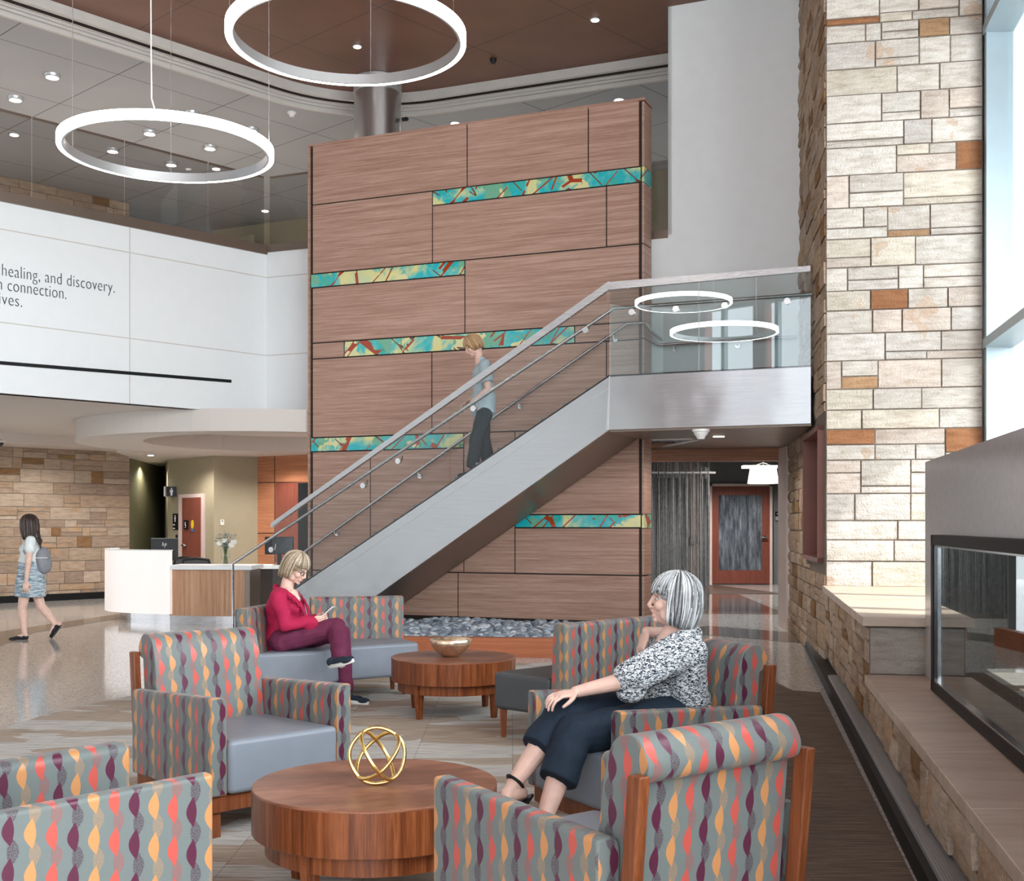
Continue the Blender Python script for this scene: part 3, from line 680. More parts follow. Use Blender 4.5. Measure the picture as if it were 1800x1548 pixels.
# ---- right white wall and upper slab end
bp = CF+D2*6.14                                     # white wall corner seen right of the wood wall
wr = struct('wall_back_right', wallseg(bp, CF+D2*9.2, 2.56, 8.2, .25), M['white'])
struct('wall_back_slab', wallseg(CF+D2*3.0, bp, 2.56, 5.16, .2), M['white'])
struct('trim_6', wallseg(CF+D2*3.0-W*.01, bp, 5.16, 5.27, .22), M['soffit'])
struct('wall_back_reveal', wallseg(bp, bp+W*5, 5.2, 8.2, .05, -1), M['white'])
b = MB(); b.slab([P3(CF+D2*3.0+W*.08, 5.27), P3(bp+W*.08, 5.27), P3(bp+W*.08, 6.2), P3(CF+D2*3.0+W*.08, 6.2)], W*.015); o = b.build('glass_guard', M['glass_up']); ROOT[o.name] = Matrix.Identity(4); tag(o, 'short glass guard on the upper floor seen right of the wood wall', 'glass guard')
# ---- hall opening under the landing
hz = 2.36
hd = f2(V(1142, 800, 17.3)); he = f2(V(1379, 800, 16.9))
hw = struct('wall_hall_header', wallseg(hd-Vector((.6, 0, 0)), he+Vector((.05, 0, 0)), hz, 2.62, .2), M['woodcherry'])
p = f2(V(1206.5, 800, 17.2)); b = MB(); b.box(p.x-.006, p.x+.006, p.y-.03, p.y+.01, hz, 2.62); struct('joint', b, M['joint'], hw)
b = MB(); q = f2(V(1384.5, 900, 16.6)); b.box(q.x-.055, q.x-.005, q.y-.15, q.y+.35, 0, 2.62); b.box(q.x+.0, q.x+.05, q.y-.2, q.y+.35, 0, 2.62); struct('trim_7', b, M['pink_white'])
b = MB(); r0 = f2(V(1391, 900, 16.3)); b.box(r0.x-.005, r0.x+.6, r0.y, r0.y+.4, 0, 2.62); struct('wall_hall_right', b, M['white'])
b = MB(); b.box(r0.x-.005, r0.x+.6, r0.y-.02, r0.y, 0, .1); struct('baseboard_right', b, M['alu'])
b = MB(); b.prism([(q.x+.06, q.y+.3), (q.x+.2, q.y+.3), (7.2, 29.1), (7.0, 29.1)], 0, 3.1); struct('wall_hall_side', b, M['grey_wall'])
b = MB(); b.box(2.0, 9, 29.05, 29.2, 0, 3.1); struct('wall_hall_back', b, M['grey_wall'])
b = MB(); b.box(1.95, 2.05, 17.5, 29.1, 0, 3.1); struct('wall_hall_left', b, M['grey_wall'])
b = MB(); b.box(1.6, 9, 16.9, 29.2, 2.95, 3.1); struct('ceiling_hall', b, M['grey_wall'])
b = MB(); p = f2(V(1214, 900, 21.5)); b.box(p.x-.06, p.x+.19, p.y, p.y+.35, 0, 2.95); col_ = struct('column_hall', b, M['pink_white'], bevel=.03)
b = MB(); q_ = V(1218, 950, 21.47); b.box(q_.x-.07, q_.x+.08, q_.y-.04, q_.y+.03, q_.z-.07, q_.z+.07); o = b.build('push_plate', M['steel'], bevel=.01); tag(o, 'square metal door button on the pale hall column', 'button')
b = MB(); q_ = V(1236, 831, 21.6); b.tube([q_+Vector((0, -.02, 0)), q_+Vector((0, -.08, 0))], .11, 20); o = b.build('hall_speaker', M['offwhite'], auto=30); tag(o, 'round white wall device high on the pale hall column', 'wall device')
# string curtain
b = MB(); rr = random.Random(3)
for k in range(70):
    x_ = 2.05+k*.0165+rr.uniform(-.004, .004); y_ = 19.4+.06*math.sin(k*.9); b.tube([(x_, y_, 2.80), (x_+rr.uniform(-.01, .01), y_, 1.4), (x_, y_, .08)], rr.uniform(.005, .009), 4)
o = b.build('string_curtain', plain('grey_string', (.20, .21, .22), .6, var=.3, nscale=15)); tag(o, 'grey string curtain hanging in the hall beside the wood wall corner', 'curtain', kind='stuff')
b = MB(); b.box(2.0, 3.3, 19.35, 19.45, 2.28, 2.31); b.box(2.0, 3.3, 19.32, 19.48, 2.80, 2.88); o = b.build('curtain_rail', M['alu']); tag(o, 'pale horizontal rail in front of the string curtain in the hall', 'rail')
b = MB(); b.box(2.3, 3.12, 21.2, 21.7, 2.30, 2.60); o = b.build('exit_fixture', M['offwhite']); tag(o, 'pale box light fixture under the hall ceiling beside the string curtain', 'light fixture')
# glazed door
zd = HC-(850-HY)/F*29; x0 = V(1246, 900, 29).x; x1 = V(1357, 900, 29).x
b = MB()
for (a_, c_, z0, z1) in ((x0, x0+.07, 0, zd), (x1-.06, x1, 0, zd), (x0, x1, zd-.06, zd)): b.box(a_, c_, 28.95, 29.06, z0, z1)
dr = struct('door_2', b, M['pink_white'])
gx0, gx1 = V(1263, 900, 29).x, V(1339.5, 900, 29).x; gz1 = HC-(870-HY)/F*29; gz0 = HC-(1002-HY)/F*29
b = MB()
for (a_, c_, z0, z1) in ((x0+.07, gx0, .02, zd-.06), (gx1, x1-.06, .02, zd-.06), (gx0, gx1, .02, gz0), (gx0, gx1, gz1, zd-.06)): b.box(a_, c_, 28.98, 29.03, z0, z1)
struct('door_leaf', b, M['doorwood'], dr)
t = Mt('door_glazing'); c = t.geo(); n = t.noise(t.map(c, (4, 1, .5)), 3, 4, .7); t.set(col=t.ramp(n, [(.4, (.05, .06, .075)), (.55, (.14, .16, .19)), (.7, (.32, .36, .42))]), rough=.06, spec=.6); M['doorglass'] = t.m
b = MB(); b.box(gx0, gx1, 29.0, 29.01, gz0, gz1); struct('glass_pane', b, M['doorglass'], dr)
b = MB(); h = V(1346, 943.5, 28.9); b.cap(h, .035, h+Vector((-.12, 0, 0)), .02, 8); struct('door_handle', b, M['chrome'], dr, smooth=True)
b = MB(); p = V(1372, 906, 28.9); b.box(p.x-.1, p.x+.07, 29.0, 29.05, V(0, 914, 29).z, V(0, 899, 29).z); o = b.build('room_sign', M['black']); ROOT[o.name] = Matrix.Identity(4); tag(o, 'small two part dark sign on the grey wall right of the glazed red door', 'sign')
b = MB(); b.box(p.x-.1, p.x+.07, 28.995, 29.04, V(0, 914, 29).z, V(0, 907.5, 29).z); b.build('lower_plate', M['alu'], o)
b = MB(); b.box(p.x-.07, p.x-.0, 28.99, 29.0, V(0, 903.6, 29).z, V(0, 902.4, 29).z); b.build('lettering', M['ink'], o)
# pendant lamp
b = MB(); q = V(1341.5, 835, 20.5); pl = thing('pendant_lamp', 'white drum pendant lamp shade hanging in the hall before the glazed door', 'lamp', (q.x, q.y, 2.1))
M['shade'] = emis('lamp_shade_glow', (1, .86, .78), 1.5)
b.lathe([(.265, -.14), (.22, .13)], 32, q); b.lathe([(.255, -.14), (.21, .13)], 32, q); b.build('lamp_shade', M['shade'], pl, smooth=True)
b = MB(); b.tube([q+Vector((0, 0, .1)), (q.x, q.y, 2.94)], .008, 6); b.tube([(q.x-.2, q.y, q.z+.14), (q.x, q.y, q.z+.22), (q.x+.2, q.y, q.z+.14)], .006, 5); b.build('cord', M['alu'], pl)
b = MB(); b.ball(q, .06, 12, 8); b.build('bulb', emis('warm_bulb', (1, .8, .6), 14), pl, smooth=True)
b = MB(); q = V(1336, 815, 18.6); b.box(q.x-.27, q.x+.25, q.y-.1, q.y+.1, 2.33, 2.37); o = b.build('linear_light', emis('linear_glow', (1, .9, .85), 2.2)); tag(o, 'thin lit linear light under the wood header above the pendant lamp', 'light')
# ---- stone tower
TC = Vector((3.167, 12.05, 0)); TE = Vector((3.59, 14.9, 0)); TR = f2(PL(1727, 600, TC, E))
dS = (TE-TC).normalized(); nS = Vector((-dS.y, dS.x, 0))
nh0 = PL(1448, 870, TC, nS); nh1 = PL(1420, 870, TC, nS); s0, s1 = (f2(nh0)-TC).length, (f2(nh1)-TC).length
cool = ((.72, .68, .63), (.74, .70, .65), (.68, .65, .62), (.78, .75, .70), (.72, .64, .58), (.74, .69, .60))
tw = stonewall('wall_tower_side', TC, TC+dS*5.2, nS, .0, 8.2, 21, th=.5, hole=(s0, s1, 1.06, 2.47), rough=.85, tone=warm, course=(.14, .3))
stonewall('wall_tower_front', TC, TR, -E, .83, 8.2, 29, th=.4, tone=cool)
# niche with a screen
def onS(s, z, off): return TC+dS*s+nS*off+Vector((0, 0, z))
b = MB(); z0, z1 = 1.06, 2.47; fw = .05
def bxS(b, s0_, s1_, z0_, z1_, o0, o1): b.slab([onS(s0_, z0_, o0), onS(s1_, z0_, o0), onS(s1_, z1_, o0), onS(s0_, z1_, o0)], nS*(o1-o0))
bxS(b, s0, s1, z0, z0+fw, -.3, .06); bxS(b, s0, s1, z1-fw, z1, -.3, .06); bxS(b, s0, s0+fw, z0, z1, -.3, .06); bxS(b, s1-fw, s1, z0, z1, -.3, .06); bxS(b, s0, s1, z0, z1, -.34, -.3)
nc = thing('wall_niche', 'rust red framed niche with a wall screen in the stone tower side', 'niche', f2(onS((s0+s1)/2, 0, 0))+Vector((0, 0, z0)))
b.build('frame', M['niche'], nc)
b = MB(); bxS(b, s0+.25, s1-.25, z0+.3, z1-.3, -.3, -.12); sc_ = b.build('display', M['plastic'], nc); b = MB(); bxS(b, s0+.28, s1-.28, z0+.33, z1-.33, -.12, -.115); b.build('screen', M['screen'], sc_)
# ---- stone bench and hearth
OFF = .80
def hp(o, d): return Vector((o+.1952*d, d, 0))       # point at distance d on the line of offset o
bn = thing('stone_bench', 'sandstone bench with smooth sunlit slab top at the foot of the tower', 'bench', hp(OFF+.6, 9.5))
q0 = hp(OFF+.03, 8.0); q1 = hp(OFF+.03, 12.02)
rb = q0+FR*1.40; rb2 = q1+FR*1.38
b = MB(); b.prism([xy(hp(OFF+.03, 8.0)), xy(rb), xy(rb2), xy(q1)], .0, .77); b.build('core', M['mortar'], bn)
fa_ = MB(); o_ = ashlar('stone_facing', q0, E, Vector((-.9815, .1916, 0)), 4.15, .13, .77, 31, tone=warm, parent=None, rough=1.0, course=(.14, .3)); o_.parent = bn; o_.matrix_parent_inverse = ROOT[bn.name].inverted(); o_.pop('kind', None) if 'kind' in o_.keys() else None
o_ = ashlar('stone_facing', q0, FR, -E, 1.25, .45, .77, 35, parent=None, tone=((.40, .37, .34), (.45, .40, .36), (.42, .38, .34)), course=(.1, .28)); o_.parent = bn; o_.matrix_parent_inverse = ROOT[bn.name].inverted(); o_.pop('kind', None) if 'kind' in o_.keys() else None
b = MB(); e0 = hp(OFF-.02, 7.94); e1 = hp(OFF-.02, 12.07)
b.prism([xy(e0), xy(e0+FR*1.44), xy(e1+FR*1.4), xy(e1)], .775, .835); b.build('slab_top', M['cap'], bn, bevel=.006)
ht = thing('hearth', 'long low sandstone hearth ledge with tan slab top under the fireplace', 'hearth', hp(OFF+.5, 4.5))
b = MB(); b.prism([xy(hp(OFF+.03, 2.0)), xy(hp(2.2, 2.0)), xy(hp(2.2, 7.99)), xy(hp(OFF+.03, 7.99))], 0, .39); b.build('core', M['mortar'], ht)
o_ = ashlar('stone_facing', hp(OFF+.03, 2.4), E, Vector((-.9815, .1916, 0)), 5.65, .13, .385, 37, tone=warm, parent=None, rough=1.3, course=(.08, .2)); o_.parent = ht; o_.matrix_parent_inverse = ROOT[ht.name].inverted(); o_.pop('kind', None) if 'kind' in o_.keys() else None
d = 7.96
for L in (.75, .95, 1.0, 1.05, 1.0, 1.0):
    b = MB(); b.prism([xy(hp(OFF-.005, d-L+.004)), xy(hp(2.2, d-L+.004)), xy(hp(2.2, d)), xy(hp(OFF-.005, d))], .39, .45); b.build('slab_top', M['cap'], ht, bevel=.004); d -= L
# base: black kick and metal grille
b = MB(); b.prism([xy(hp(.70, 1.8)), xy(hp(OFF+.04, 1.8)), xy(hp(OFF+.04, 14.6)), xy(hp(.70, 14.6))], 0, .095); struct('baseboard_tower', b, M['black'])
b = MB(); b.prism([xy(hp(.735, 1.8)), xy(hp(OFF+.035, 1.8)), xy(hp(OFF+.035, 10.6)), xy(hp(.735, 10.6))], .095, .115)
gr = b.build('floor_grille', M['grille']); ROOT[gr.name] = Matrix.Identity(4); tag(gr, 'long ribbed aluminium air grille along the foot of the stone hearth', 'grille')
for k in range(7):
    b = MB(); o_ = .738+k*.0125; b.prism([xy(hp(o_, 1.8)), xy(hp(o_+.005, 1.8)), xy(hp(o_+.005, 10.6)), xy(hp(o_, 10.6))], .115, .120); b.build('rib', M['alu'], gr)
# fireplace
fo = 1.19; FP = hp(fo, 7.9)
def onFp(px, py): return PL(px, py, FP, Vector((.9815, -.1916, 0)))
fp = thing('fireplace', 'grey stone fireplace block with a black framed glass firebox', 'fireplace', hp(fo+.4, 5)+Vector((0, 0, .45)))
g0 = onFp(1665, 1009); g1 = onFp(1665, 1218); zt1 = 1.375; zb1 = .475; d1 = 7.16
d0_ = 2.6; wd_ = .05
fz = 1.865
b = MB()                                   # surround as four pieces round the opening
for (a_, c_, z0, z1) in ((7.16, 7.9, .451, fz), (2.0, 2.6, .451, fz), (2.6, 7.16, zt1, fz), (2.6, 7.16, .451, zb1)):
    b.prism([xy(hp(fo, a_)), xy(hp(fo+.62, a_)), xy(hp(fo+.62, c_)), xy(hp(fo, c_))], z0, z1)
b.build('surround', M['quartz'], fp)
b = MB()
for (a_, c_, z0, z1) in ((7.10, 7.18, zb1-.015, zt1+.015), (2.6, 2.68, zb1-.015, zt1+.015), (2.6, 7.18, zt1-.045, zt1+.015), (2.6, 7.18, zb1-.015, zb1+.045)):
    b.prism([xy(hp(fo-.075, a_)), xy(hp(fo+.03, a_)), xy(hp(fo+.03, c_)), xy(hp(fo-.075, c_))], z0, z1)
b.build('frame', M['black'], fp)
b = MB()
for (a_, c_, z0, z1) in ((7.075, 7.10, zb1+.045, zt1-.045), (2.68, 7.08, zb1+.045, zb1+.055), (2.68, 7.08, zt1-.055, zt1-.045)):
    b.prism([xy(hp(fo-.07, a_)), xy(hp(fo-.04, a_)), xy(hp(fo-.04, c_)), xy(hp(fo-.07, c_))], z0, z1)
b.build('chrome_edge', M['chrome'], fp)
b = MB(); b.prism([xy(hp(fo-.05, 2.68)), xy(hp(fo-.042, 2.68)), xy(hp(fo-.042, 7.1)), xy(hp(fo-.05, 7.1))], zb1+.045, zt1-.045); b.build('glass_pane', M['glass_fire'], fp)
b = MB()
for (a_, c_, o0, o1, z0, z1) in ((2.6, 7.16, fo+.5, fo+.55, zb1, zt1), (7.10, 7.16, fo+.03, fo+.5, zb1, zt1), (2.6, 7.16, fo+.03, fo+.5, zb1, zb1+.02), (2.6, 7.16, fo+.03, fo+.5, zt1-.02, zt1)):
    b.prism([xy(hp(o0, a_)), xy(hp(o1, a_)), xy(hp(o1, c_)), xy(hp(o0, c_))], z0, z1)
b.build('firebox', plain('firebox_lining', (.15, .155, .155), .25), fp)
for dd in (6.3, 5.6):
    b = MB(); b.prism([xy(hp(fo+.1, dd)), xy(hp(fo+.13, dd)), xy(hp(fo+.13, dd+.03)), xy(hp(fo+.1, dd+.03))], zb1, zt1); b.build('mullion', M['black'], fp)
# ---- window wall on the right
WO = 2.34
def wbox(b, o0, o1, d0, d1, z0, z1): b.prism([xy(hp(o0, d0)), xy(hp(o1, d0)), xy(hp(o1, d1)), xy(hp(o0, d1))], z0, z1)
M['winframe'] = plain('window_frame_paint', (.27, .34, .38), .35, .2, var=.02)
b = MB(); dcur = 11.66
ds = [11.68, 9.9, 8.1, 6.3, 4.5, 2.7, .9, -.9, -2.7, -4.5]
for i, dd in enumerate(ds):
    wbox(b, WO+.0, WO+.26, dd-.09, dd, 0, 8.15)
for z in (.42, 3.17, 6.23, 8.02):
    wbox(b, WO-.02, WO+.26, -4.6, 11.68, z, z+.09)
struct('window_1', b, M['winframe'])
b = MB(); wbox(b, WO+.20, WO+.212, -4.6, 11.6, .5, 8.1); wg = struct('window_pane', b, M['glass'], bpy.data.objects['window_1'])
b = MB(); wbox(b, WO+.10, WO+.24, -4.6, 11.68, 0, .42); struct('wall_right_sill', b, M['white'])
b = MB(); wbox(b, WO-.05, WO+6.0, -6, 13.5, 8.2, 8.35); struct('sun_blocker', b, M['white'])  # unseen slab added outside the window to keep the high sun out
b = MB(); wbox(b, WO+.3, WO+40, -20, 60, -.3, -.05); struct('ground', b, plain('paving', (.45, .44, .42), .8, var=.1))
b = MB(); wbox(b, WO+.2, WO+.5, 11.7, 16, 0, 8.3); struct('wall_right_end', b, M['white'])
# window wall behind the viewer
b = MB()
for x_ in [-13+1.9*k for k in range(10)]: b.box(x_-.06, x_+.06, -6.2, -6.0, 0, 8.15)
for z in (.0, 2.6, 5.2, 8.05): b.box(-13.2, 4.3, -6.2, -6.0, z, z+.12)
struct('window_2', b, M['winframe'])
b = MB(); b.box(-13.4, -11.7, -6.3, -5.9, 0, 8.2); b.box(-9.95, -9.55, -6.3, -5.9, 0, 8.2); b.box(-6.4, -5.7, -6.3, -5.9, 0, 8.2); struct('wall_behind_piers', b, M['niche'])
b = MB(); b.box(-13.5, -13.3, -6.2, 12, 0, 8.2); struct('wall_far_left', b, M['white'])
# ================================================================== STAIRCASE
ST_T = 5.28                                           # run length of the flight along U from the kink
def sp_(t, off, z): return K0+U*t+W*off+Vector((0, 0, z))
def ztop(t): return 3.18-.600*t
def zbot(t): return 2.555-.648*t
st = thing('staircase', 'straight staircase with brushed steel side and glass guard rising to a landing', 'staircase', K0+U*2.5)
Wd = 1.28; tF = 3.93                                   # where the lower edge meets the floor
tT = (3.18-.10)/.600
def side(o0, o1):
    b = MB(); pts = [sp_(0, o0, zbot(0)), sp_(tF, o0, 0.0), sp_(tT+.1, o0, 0.0), sp_(tT+.1, o0, .06), sp_(0, o0, ztop(0))]
    b.slab(pts, W*(o1-o0)); return b
side(0, .035).build('steel_side', M['fsteel'], st)
side(Wd-.02, Wd).build('inner_side', M['soffit'], st)
b = MB(); b.slab([sp_(0, .035, zbot(0)+.004), sp_(tF, .035, .004), sp_(tF, Wd, .004), sp_(0, Wd, zbot(0)+.004)], Vector((0, 0, .03))); b.build('underside', M['soffit'], st)
b = MB(); b.slab([sp_(0, -.002, ztop(0)-.14), sp_(tT-.2, -.002, ztop(tT-.2)-.14), sp_(tT-.2, -.002, ztop(tT-.2)-.132), sp_(0, -.002, ztop(0)-.132)], W*.004)
b.slab([sp_(0, -.002, zbot(0)), sp_(.035, -.002, zbot(0)), sp_(-.0, -.002, ztop(0)), sp_(-.01, -.002, ztop(0))], W*.004)
b.build('panel_seam', M['alu'], st)
nst = 18
for i in range(nst):
    z = 3.06*(i+1)/nst; t1 = (3.18-.12-z)/.600
    b = MB(); b.slab([sp_(t1-.02, .04, z-.05), sp_(t1+.30, .04, z-.05), sp_(t1+.30, Wd-.02, z-.05), sp_(t1-.02, Wd-.02, z-.05)], Vector((0, 0, .05)))
    b.slab([sp_(t1+.275, .04, z-.17), sp_(t1+.285, .04, z-.17), sp_(t1+.285, Wd-.02, z-.17), sp_(t1+.275, Wd-.02, z-.17)], Vector((0, 0, .12))) if i else None
    b.build('tread', M['grey_wall'], st)
TL = -2.30
b = MB(); b.slab([sp_(0, 0, 2.555), sp_(TL, 0, 2.555), sp_(TL, 0, 3.18), sp_(0, 0, 3.18)], W*.035); b.build('landing_side', M['fsteel'], st)
# landing slab and its soffit
iE = [xy(sp_(0, .035, 0)), xy(sp_(TL, .035, 0)), xy(sp_(TL, 1.75, 0)), xy(bp-W*.02-U*.0), xy(sp_(-.65, 1.7, 0)), xy(sp_(-.62, 1.36, 0)), xy(sp_(0, 1.36, 0))]
b = MB(); b.prism(iE, 3.0, 3.08); b.build('landing_floor', M['grey_wall'], st)
b = MB(); b.prism([xy(sp_(0, .035, 0)), xy(sp_(TL, .035, 0)), xy(he+Vector((.0, -.05, 0))), xy(hd+Vector((0, -.05, 0))), xy(sp_(-.66, 1.8, 0)), xy(sp_(-.62, 1.36, 0)), xy(sp_(0, 1.36, 0))], 2.53, 2.555); b.build('landing_underside', M['soffit'], st)
# glass guard panels with top rail
GT = 1.04
def gp(t0, t1, z0f, z1f):
    b = MB(); b.slab([sp_(t0, -.012, z0f(t0)), sp_(t1, -.012, z0f(t1)), sp_(t1, -.012, z1f(t1)), sp_(t0, -.012, z1f(t0))], W*.012); return b
fz0 = lambda t: ztop(t)-.0; fz1 = lambda t: ztop(t)+GT
gp(.02, 2.03, fz0, fz1).build('glass_panel', M['glass'], st); gp(2.05, 4.61, fz0, fz1).build('glass_panel', M['glass'], st)
fl0 = lambda t: 3.18; fl1 = lambda t: 3.18+GT+.03
tk = -1.06
gp(-.01, tk+.006, fl0, fl1).build('glass_panel', M['glass_landing'], st); gp(tk-.006, TL, fl0, fl1).build('glass_panel', M['glass_landing'], st)
b = MB(); b.slab([sp_(.0, -.02, .97+3.18+.03), sp_(4.63, -.02, ztop(4.63)+GT-.03), sp_(4.63, -.02, ztop(4.63)+GT+.03), sp_(0, -.02, 3.18+GT+.06)], W*.055)
b.slab([sp_(0, -.02, 4.18+.0), sp_(TL, -.02, 4.21), sp_(TL, -.02, 4.27), sp_(0, -.02, 4.27)], W*.055)
b.build('top_rail', M['steel'], st)
b = MB(); b.slab([sp_(0, -.0, 3.17), sp_(TL, -.0, 3.17), sp_(TL, 0, 3.19), sp_(0, 0, 3.19)], W*.04); b.slab([sp_(0, 0, 3.17), sp_(4.9, 0, ztop(4.9)-.01), sp_(4.9, 0, ztop(4.9)+.012), sp_(0, 0, 3.192)], W*.04); b.build('glass_channel', M['black'], st)
# outer handrail with newel leg, discs
hz_ = lambda t: ztop(t)+.80
b = MB(); b.tube([sp_(5.30, .09, 0), sp_(5.30, .09, .93), sp_(0, .09, hz_(0)-.02), sp_(-.02, .09, 3.98), sp_(TL, .09, 3.98)], .021, 10); b.build('handrail', M['steel'], st, auto=50)
for t in (.28, 1.72, 2.75, 3.25, 4.62):
    b = MB(); p = sp_(t, 0, hz_(t)-.085); b.tube([p-W*.035, p-W*.012], .036, 16); b.tube([p, p+W*.07], .012, 8); b.tube([p+W*.07, p+W*.09+Vector((0, 0, .07))], .010, 6); b.build('standoff', M['chrome'], st, auto=40)
for t in (-.28, -.80, -1.36, -2.05):
    b = MB(); p = sp_(t, 0, 3.90); b.tube([p-W*.035, p-W*.012], .036, 16); b.tube([p, p+W*.07], .012, 8); b.build('standoff', M['chrome'], st, auto=40)
# handrail on the wood wall and on the white wall
ih = []
ir_ = thing('wall_handrail', 'thin steel handrail fixed along the wood wall beside the stairs', 'handrail', WP+U*2)
def on8(px, py): return PL(px, py, WP-W*.08, W)
pts = [on8(520, 982), on8(542, 965), on8(817, 769), on8(1102, 569), on8(1134, 567)]; pts[-1].z = pts[-2].z
b = MB(); b.tube(pts, .021, 10); b.build('rail', M['steel'], ir_, auto=50)
b = MB(); b.tube([pts[-1], pts[-1]+W*.25-Vector((0, 0, .06)), pts[-1]+W*.5-U*.1-Vector((0, 0, .17))], .02, 8); b.build('rail_end', M['steel'], ir_, auto=50)
for px, py in ((594, 938), (740, 837), (916, 715), (1083, 598)):
    p = onW(px, py)-W*.03; q = on8(px-5, py-9); b = MB(); b.tube([p+W*.03, p-W*.012], .03, 14); b.tube([p, p-W*.05, q], .009, 6); b.build('bracket', M['chrome'], ir_, auto=40)
wr_ = thing('wall_handrail', 'thin steel handrail on the white wall behind the landing glass', 'handrail', bp)
def on9(px, py): return PL(px, py, bp-W*.08, W)
pts = [on9(1139, 595), on9(1158, 606), on9(1400, 590)]; pts[2].z = pts[1].z
b = MB(); b.tube(pts, .02, 10); b.build('rail', M['steel'], wr_, auto=50)
for px, py in ((1184, 611), (1295, 603)):
    p = on9(px, py)+W*.06; p.z = pts[1].z-.06; b = MB(); b.tube([p+W*.02, p-W*.012], .03, 14); b.tube([p, p-W*.05, p-W*.06+Vector((0, 0, .05))], .009, 6); b.build('bracket', M['chrome'], wr_, auto=40)
# smoke detector under the landing
q = PL(1237, 752, (0, 0, 2.53), (0, 0, 1)); b = MB(); b.lathe([(0, -.11), (.04, -.11), (.055, -.08), (.075, -.06), (.085, -.03), (.1, -.025), (.1, 0), (0, 0)], 20, (q.x, q.y+.2, 2.53)); o = b.build('smoke_detector', M['offwhite'], auto=30); tag(o, 'round white smoke detector under the steel landing', 'smoke detector')
b = MB(); q = PL(1264, 767, (0, 0, 2.53), (0, 0, 1)); b.box(q.x-.07, q.x+.06, q.y-.03, q.y+.03, 2.522, 2.53); o = b.build('downlight_strip', emis('strip_glow', (1, .9, .8), 3)); tag(o, 'small lit slot light in the landing soffit', 'light'); lamp('soffit_lamp', (q.x-.1, q.y, 2.46), 22, (1, .9, .8), 165)

# ================================================================== COLUMN, GLASS GUARDS, LAMPS
q = f2(V(664, 500, 18.0)); b = MB(); b.tube([P3(q, 5.45), P3(q, 8.14)], .355, 48); cs = b.build('steel_column', M['colsteel'], auto=40); tag(cs, 'round brushed steel column rising behind the wood wall to the ceiling', 'column'); ROOT[cs.name] = Matrix.Identity(4)
b = MB(); b.tube([P3(q, 7.93), P3(q, 8.145)], .365, 48); b.build('collar', M['alu'], cs, auto=40)
b = MB(); b.slab([P3(q, 5.45)+Vector((-.357, -.02, 0)), P3(q, 8.1)+Vector((-.357, -.02, 0)), P3(q, 8.1)+Vector((-.357, .0, 0)), P3(q, 5.45)+Vector((-.357, .0, 0))], Vector((.01, 0, 0)))
o = thing('security_camera', 'tiny black camera on the right side of the steel column', 'camera', (q.x+.36, q.y-.1, 7.2)); b = MB(); c_ = V(712, 210, 17.9); b.box(c_.x-.05, c_.x+.0, c_.y-.03, c_.y+.03, c_.z-.02, c_.z+.02); b.cap(c_+Vector((-.0, -.02, 0)), .03, c_+Vector((.03, -.05, -.01)), .03, 8); b.build('camera_body', M['plastic'], o)
def gguard(p, q, z0, z1, label):
    p, q = Vector(p), Vector(q); d = (q-p).normalized(); n = Vector((-d.y, d.x, 0))
    b = MB(); b.slab([P3(p, z0), P3(q, z0), P3(q, z1), P3(p, z1)], n*.015); o = b.build('glass_guard', M['glass_up']); ROOT[o.name] = Matrix.Identity(4); tag(o, label, 'glass guard')
    b = MB(); b.slab([P3(p, z1), P3(q, z1), P3(q, z1+.03), P3(p, z1+.03)], n*.02); b.build('top_edge', M['soffit'], o); return o
cfo = CF+Vector((0, .06, 0)); pos = [-200, 60, 223, 370, 469]
for i in range(4):
    p = f2(PL(pos[i], 400, CF, nA_))-nA_*.06; q = f2(PL(pos[i+1], 400, CF, nA_))-nA_*.06
    gguard(p+A*.008, q-A*.008, ZT+.06, 6.62, ['leftmost glass guard pane above the white balcony front', 'glass guard pane above the white balcony, second from left', 'glass guard pane above the white balcony under the lower ring light', 'glass guard pane at the inner corner end of the white balcony'][i])
gguard(CF+D2*.02+W*.06, CF+D2*.80+W*.06, ZT+.06, 6.62, 'narrow glass guard pane between balcony corner and wood wall')
gguard(CF+D2*.82+W*.06, CF+D2*2.4+W*.06, ZT+.06, 6.62, 'glass guard pane mostly hidden behind the wood wall top left')
# recessed downlights in the grey ceiling
M['lens'] = emis('downlight_glow', (1, .88, .80), 14); M['lens2'] = emis('downlight_soft', (1, .92, .86), 3)
def downlight(px, py, z, label, r=.075, lit=True, deep=True):
    q = PL(px, py, (0, 0, z), (0, 0, 1)); o = thing('downlight', label, 'ceiling light', (q.x, q.y, z-.04))
    b = MB(); b.lathe([(r*.98, 0), (r*1.25, 0), (r*1.25, -.012), (r*1.02, -.05 if deep else -.014), (r*.92, -.05 if deep else -.012), (r*.9, .0)], 24, (q.x, q.y, z)); b.build('trim_ring', M['alu'], o, auto=30)
    b = MB(); b.tube([(q.x, q.y, z-.02), (q.x, q.y, z-.008)], r*.9, 20); b.build('lens', M['lens'] if lit else M['lens2'], o); 
    if lit:
        l = lamp('downlight_glow', (q.x, q.y, z-.10), 26, (1, .86, .76), 170); l.parent = o; l.location = (0, 0, -.06)
    return o
dl = [(92, 131, 'bright recessed downlight in the grey ceiling, upper left of the photo'), (27, 171, 'bright recessed downlight in the grey ceiling nearest the left edge'), (337, 197, 'bright downlight just behind the far rim of the lower ring light'), (442, 226, 'bright downlight at the right rim of the lower ring light'), (263, 231, 'bright downlight inside the lower ring, upper middle'), (369, 257, 'bright downlight inside the lower ring, right side'), (198, 262, 'bright downlight inside the lower ring, left side'), (301, 286, 'bright downlight inside the lower ring, nearest its bottom rim')]
for px, py, lb in dl: downlight(px, py, 7.9, lb, .095)
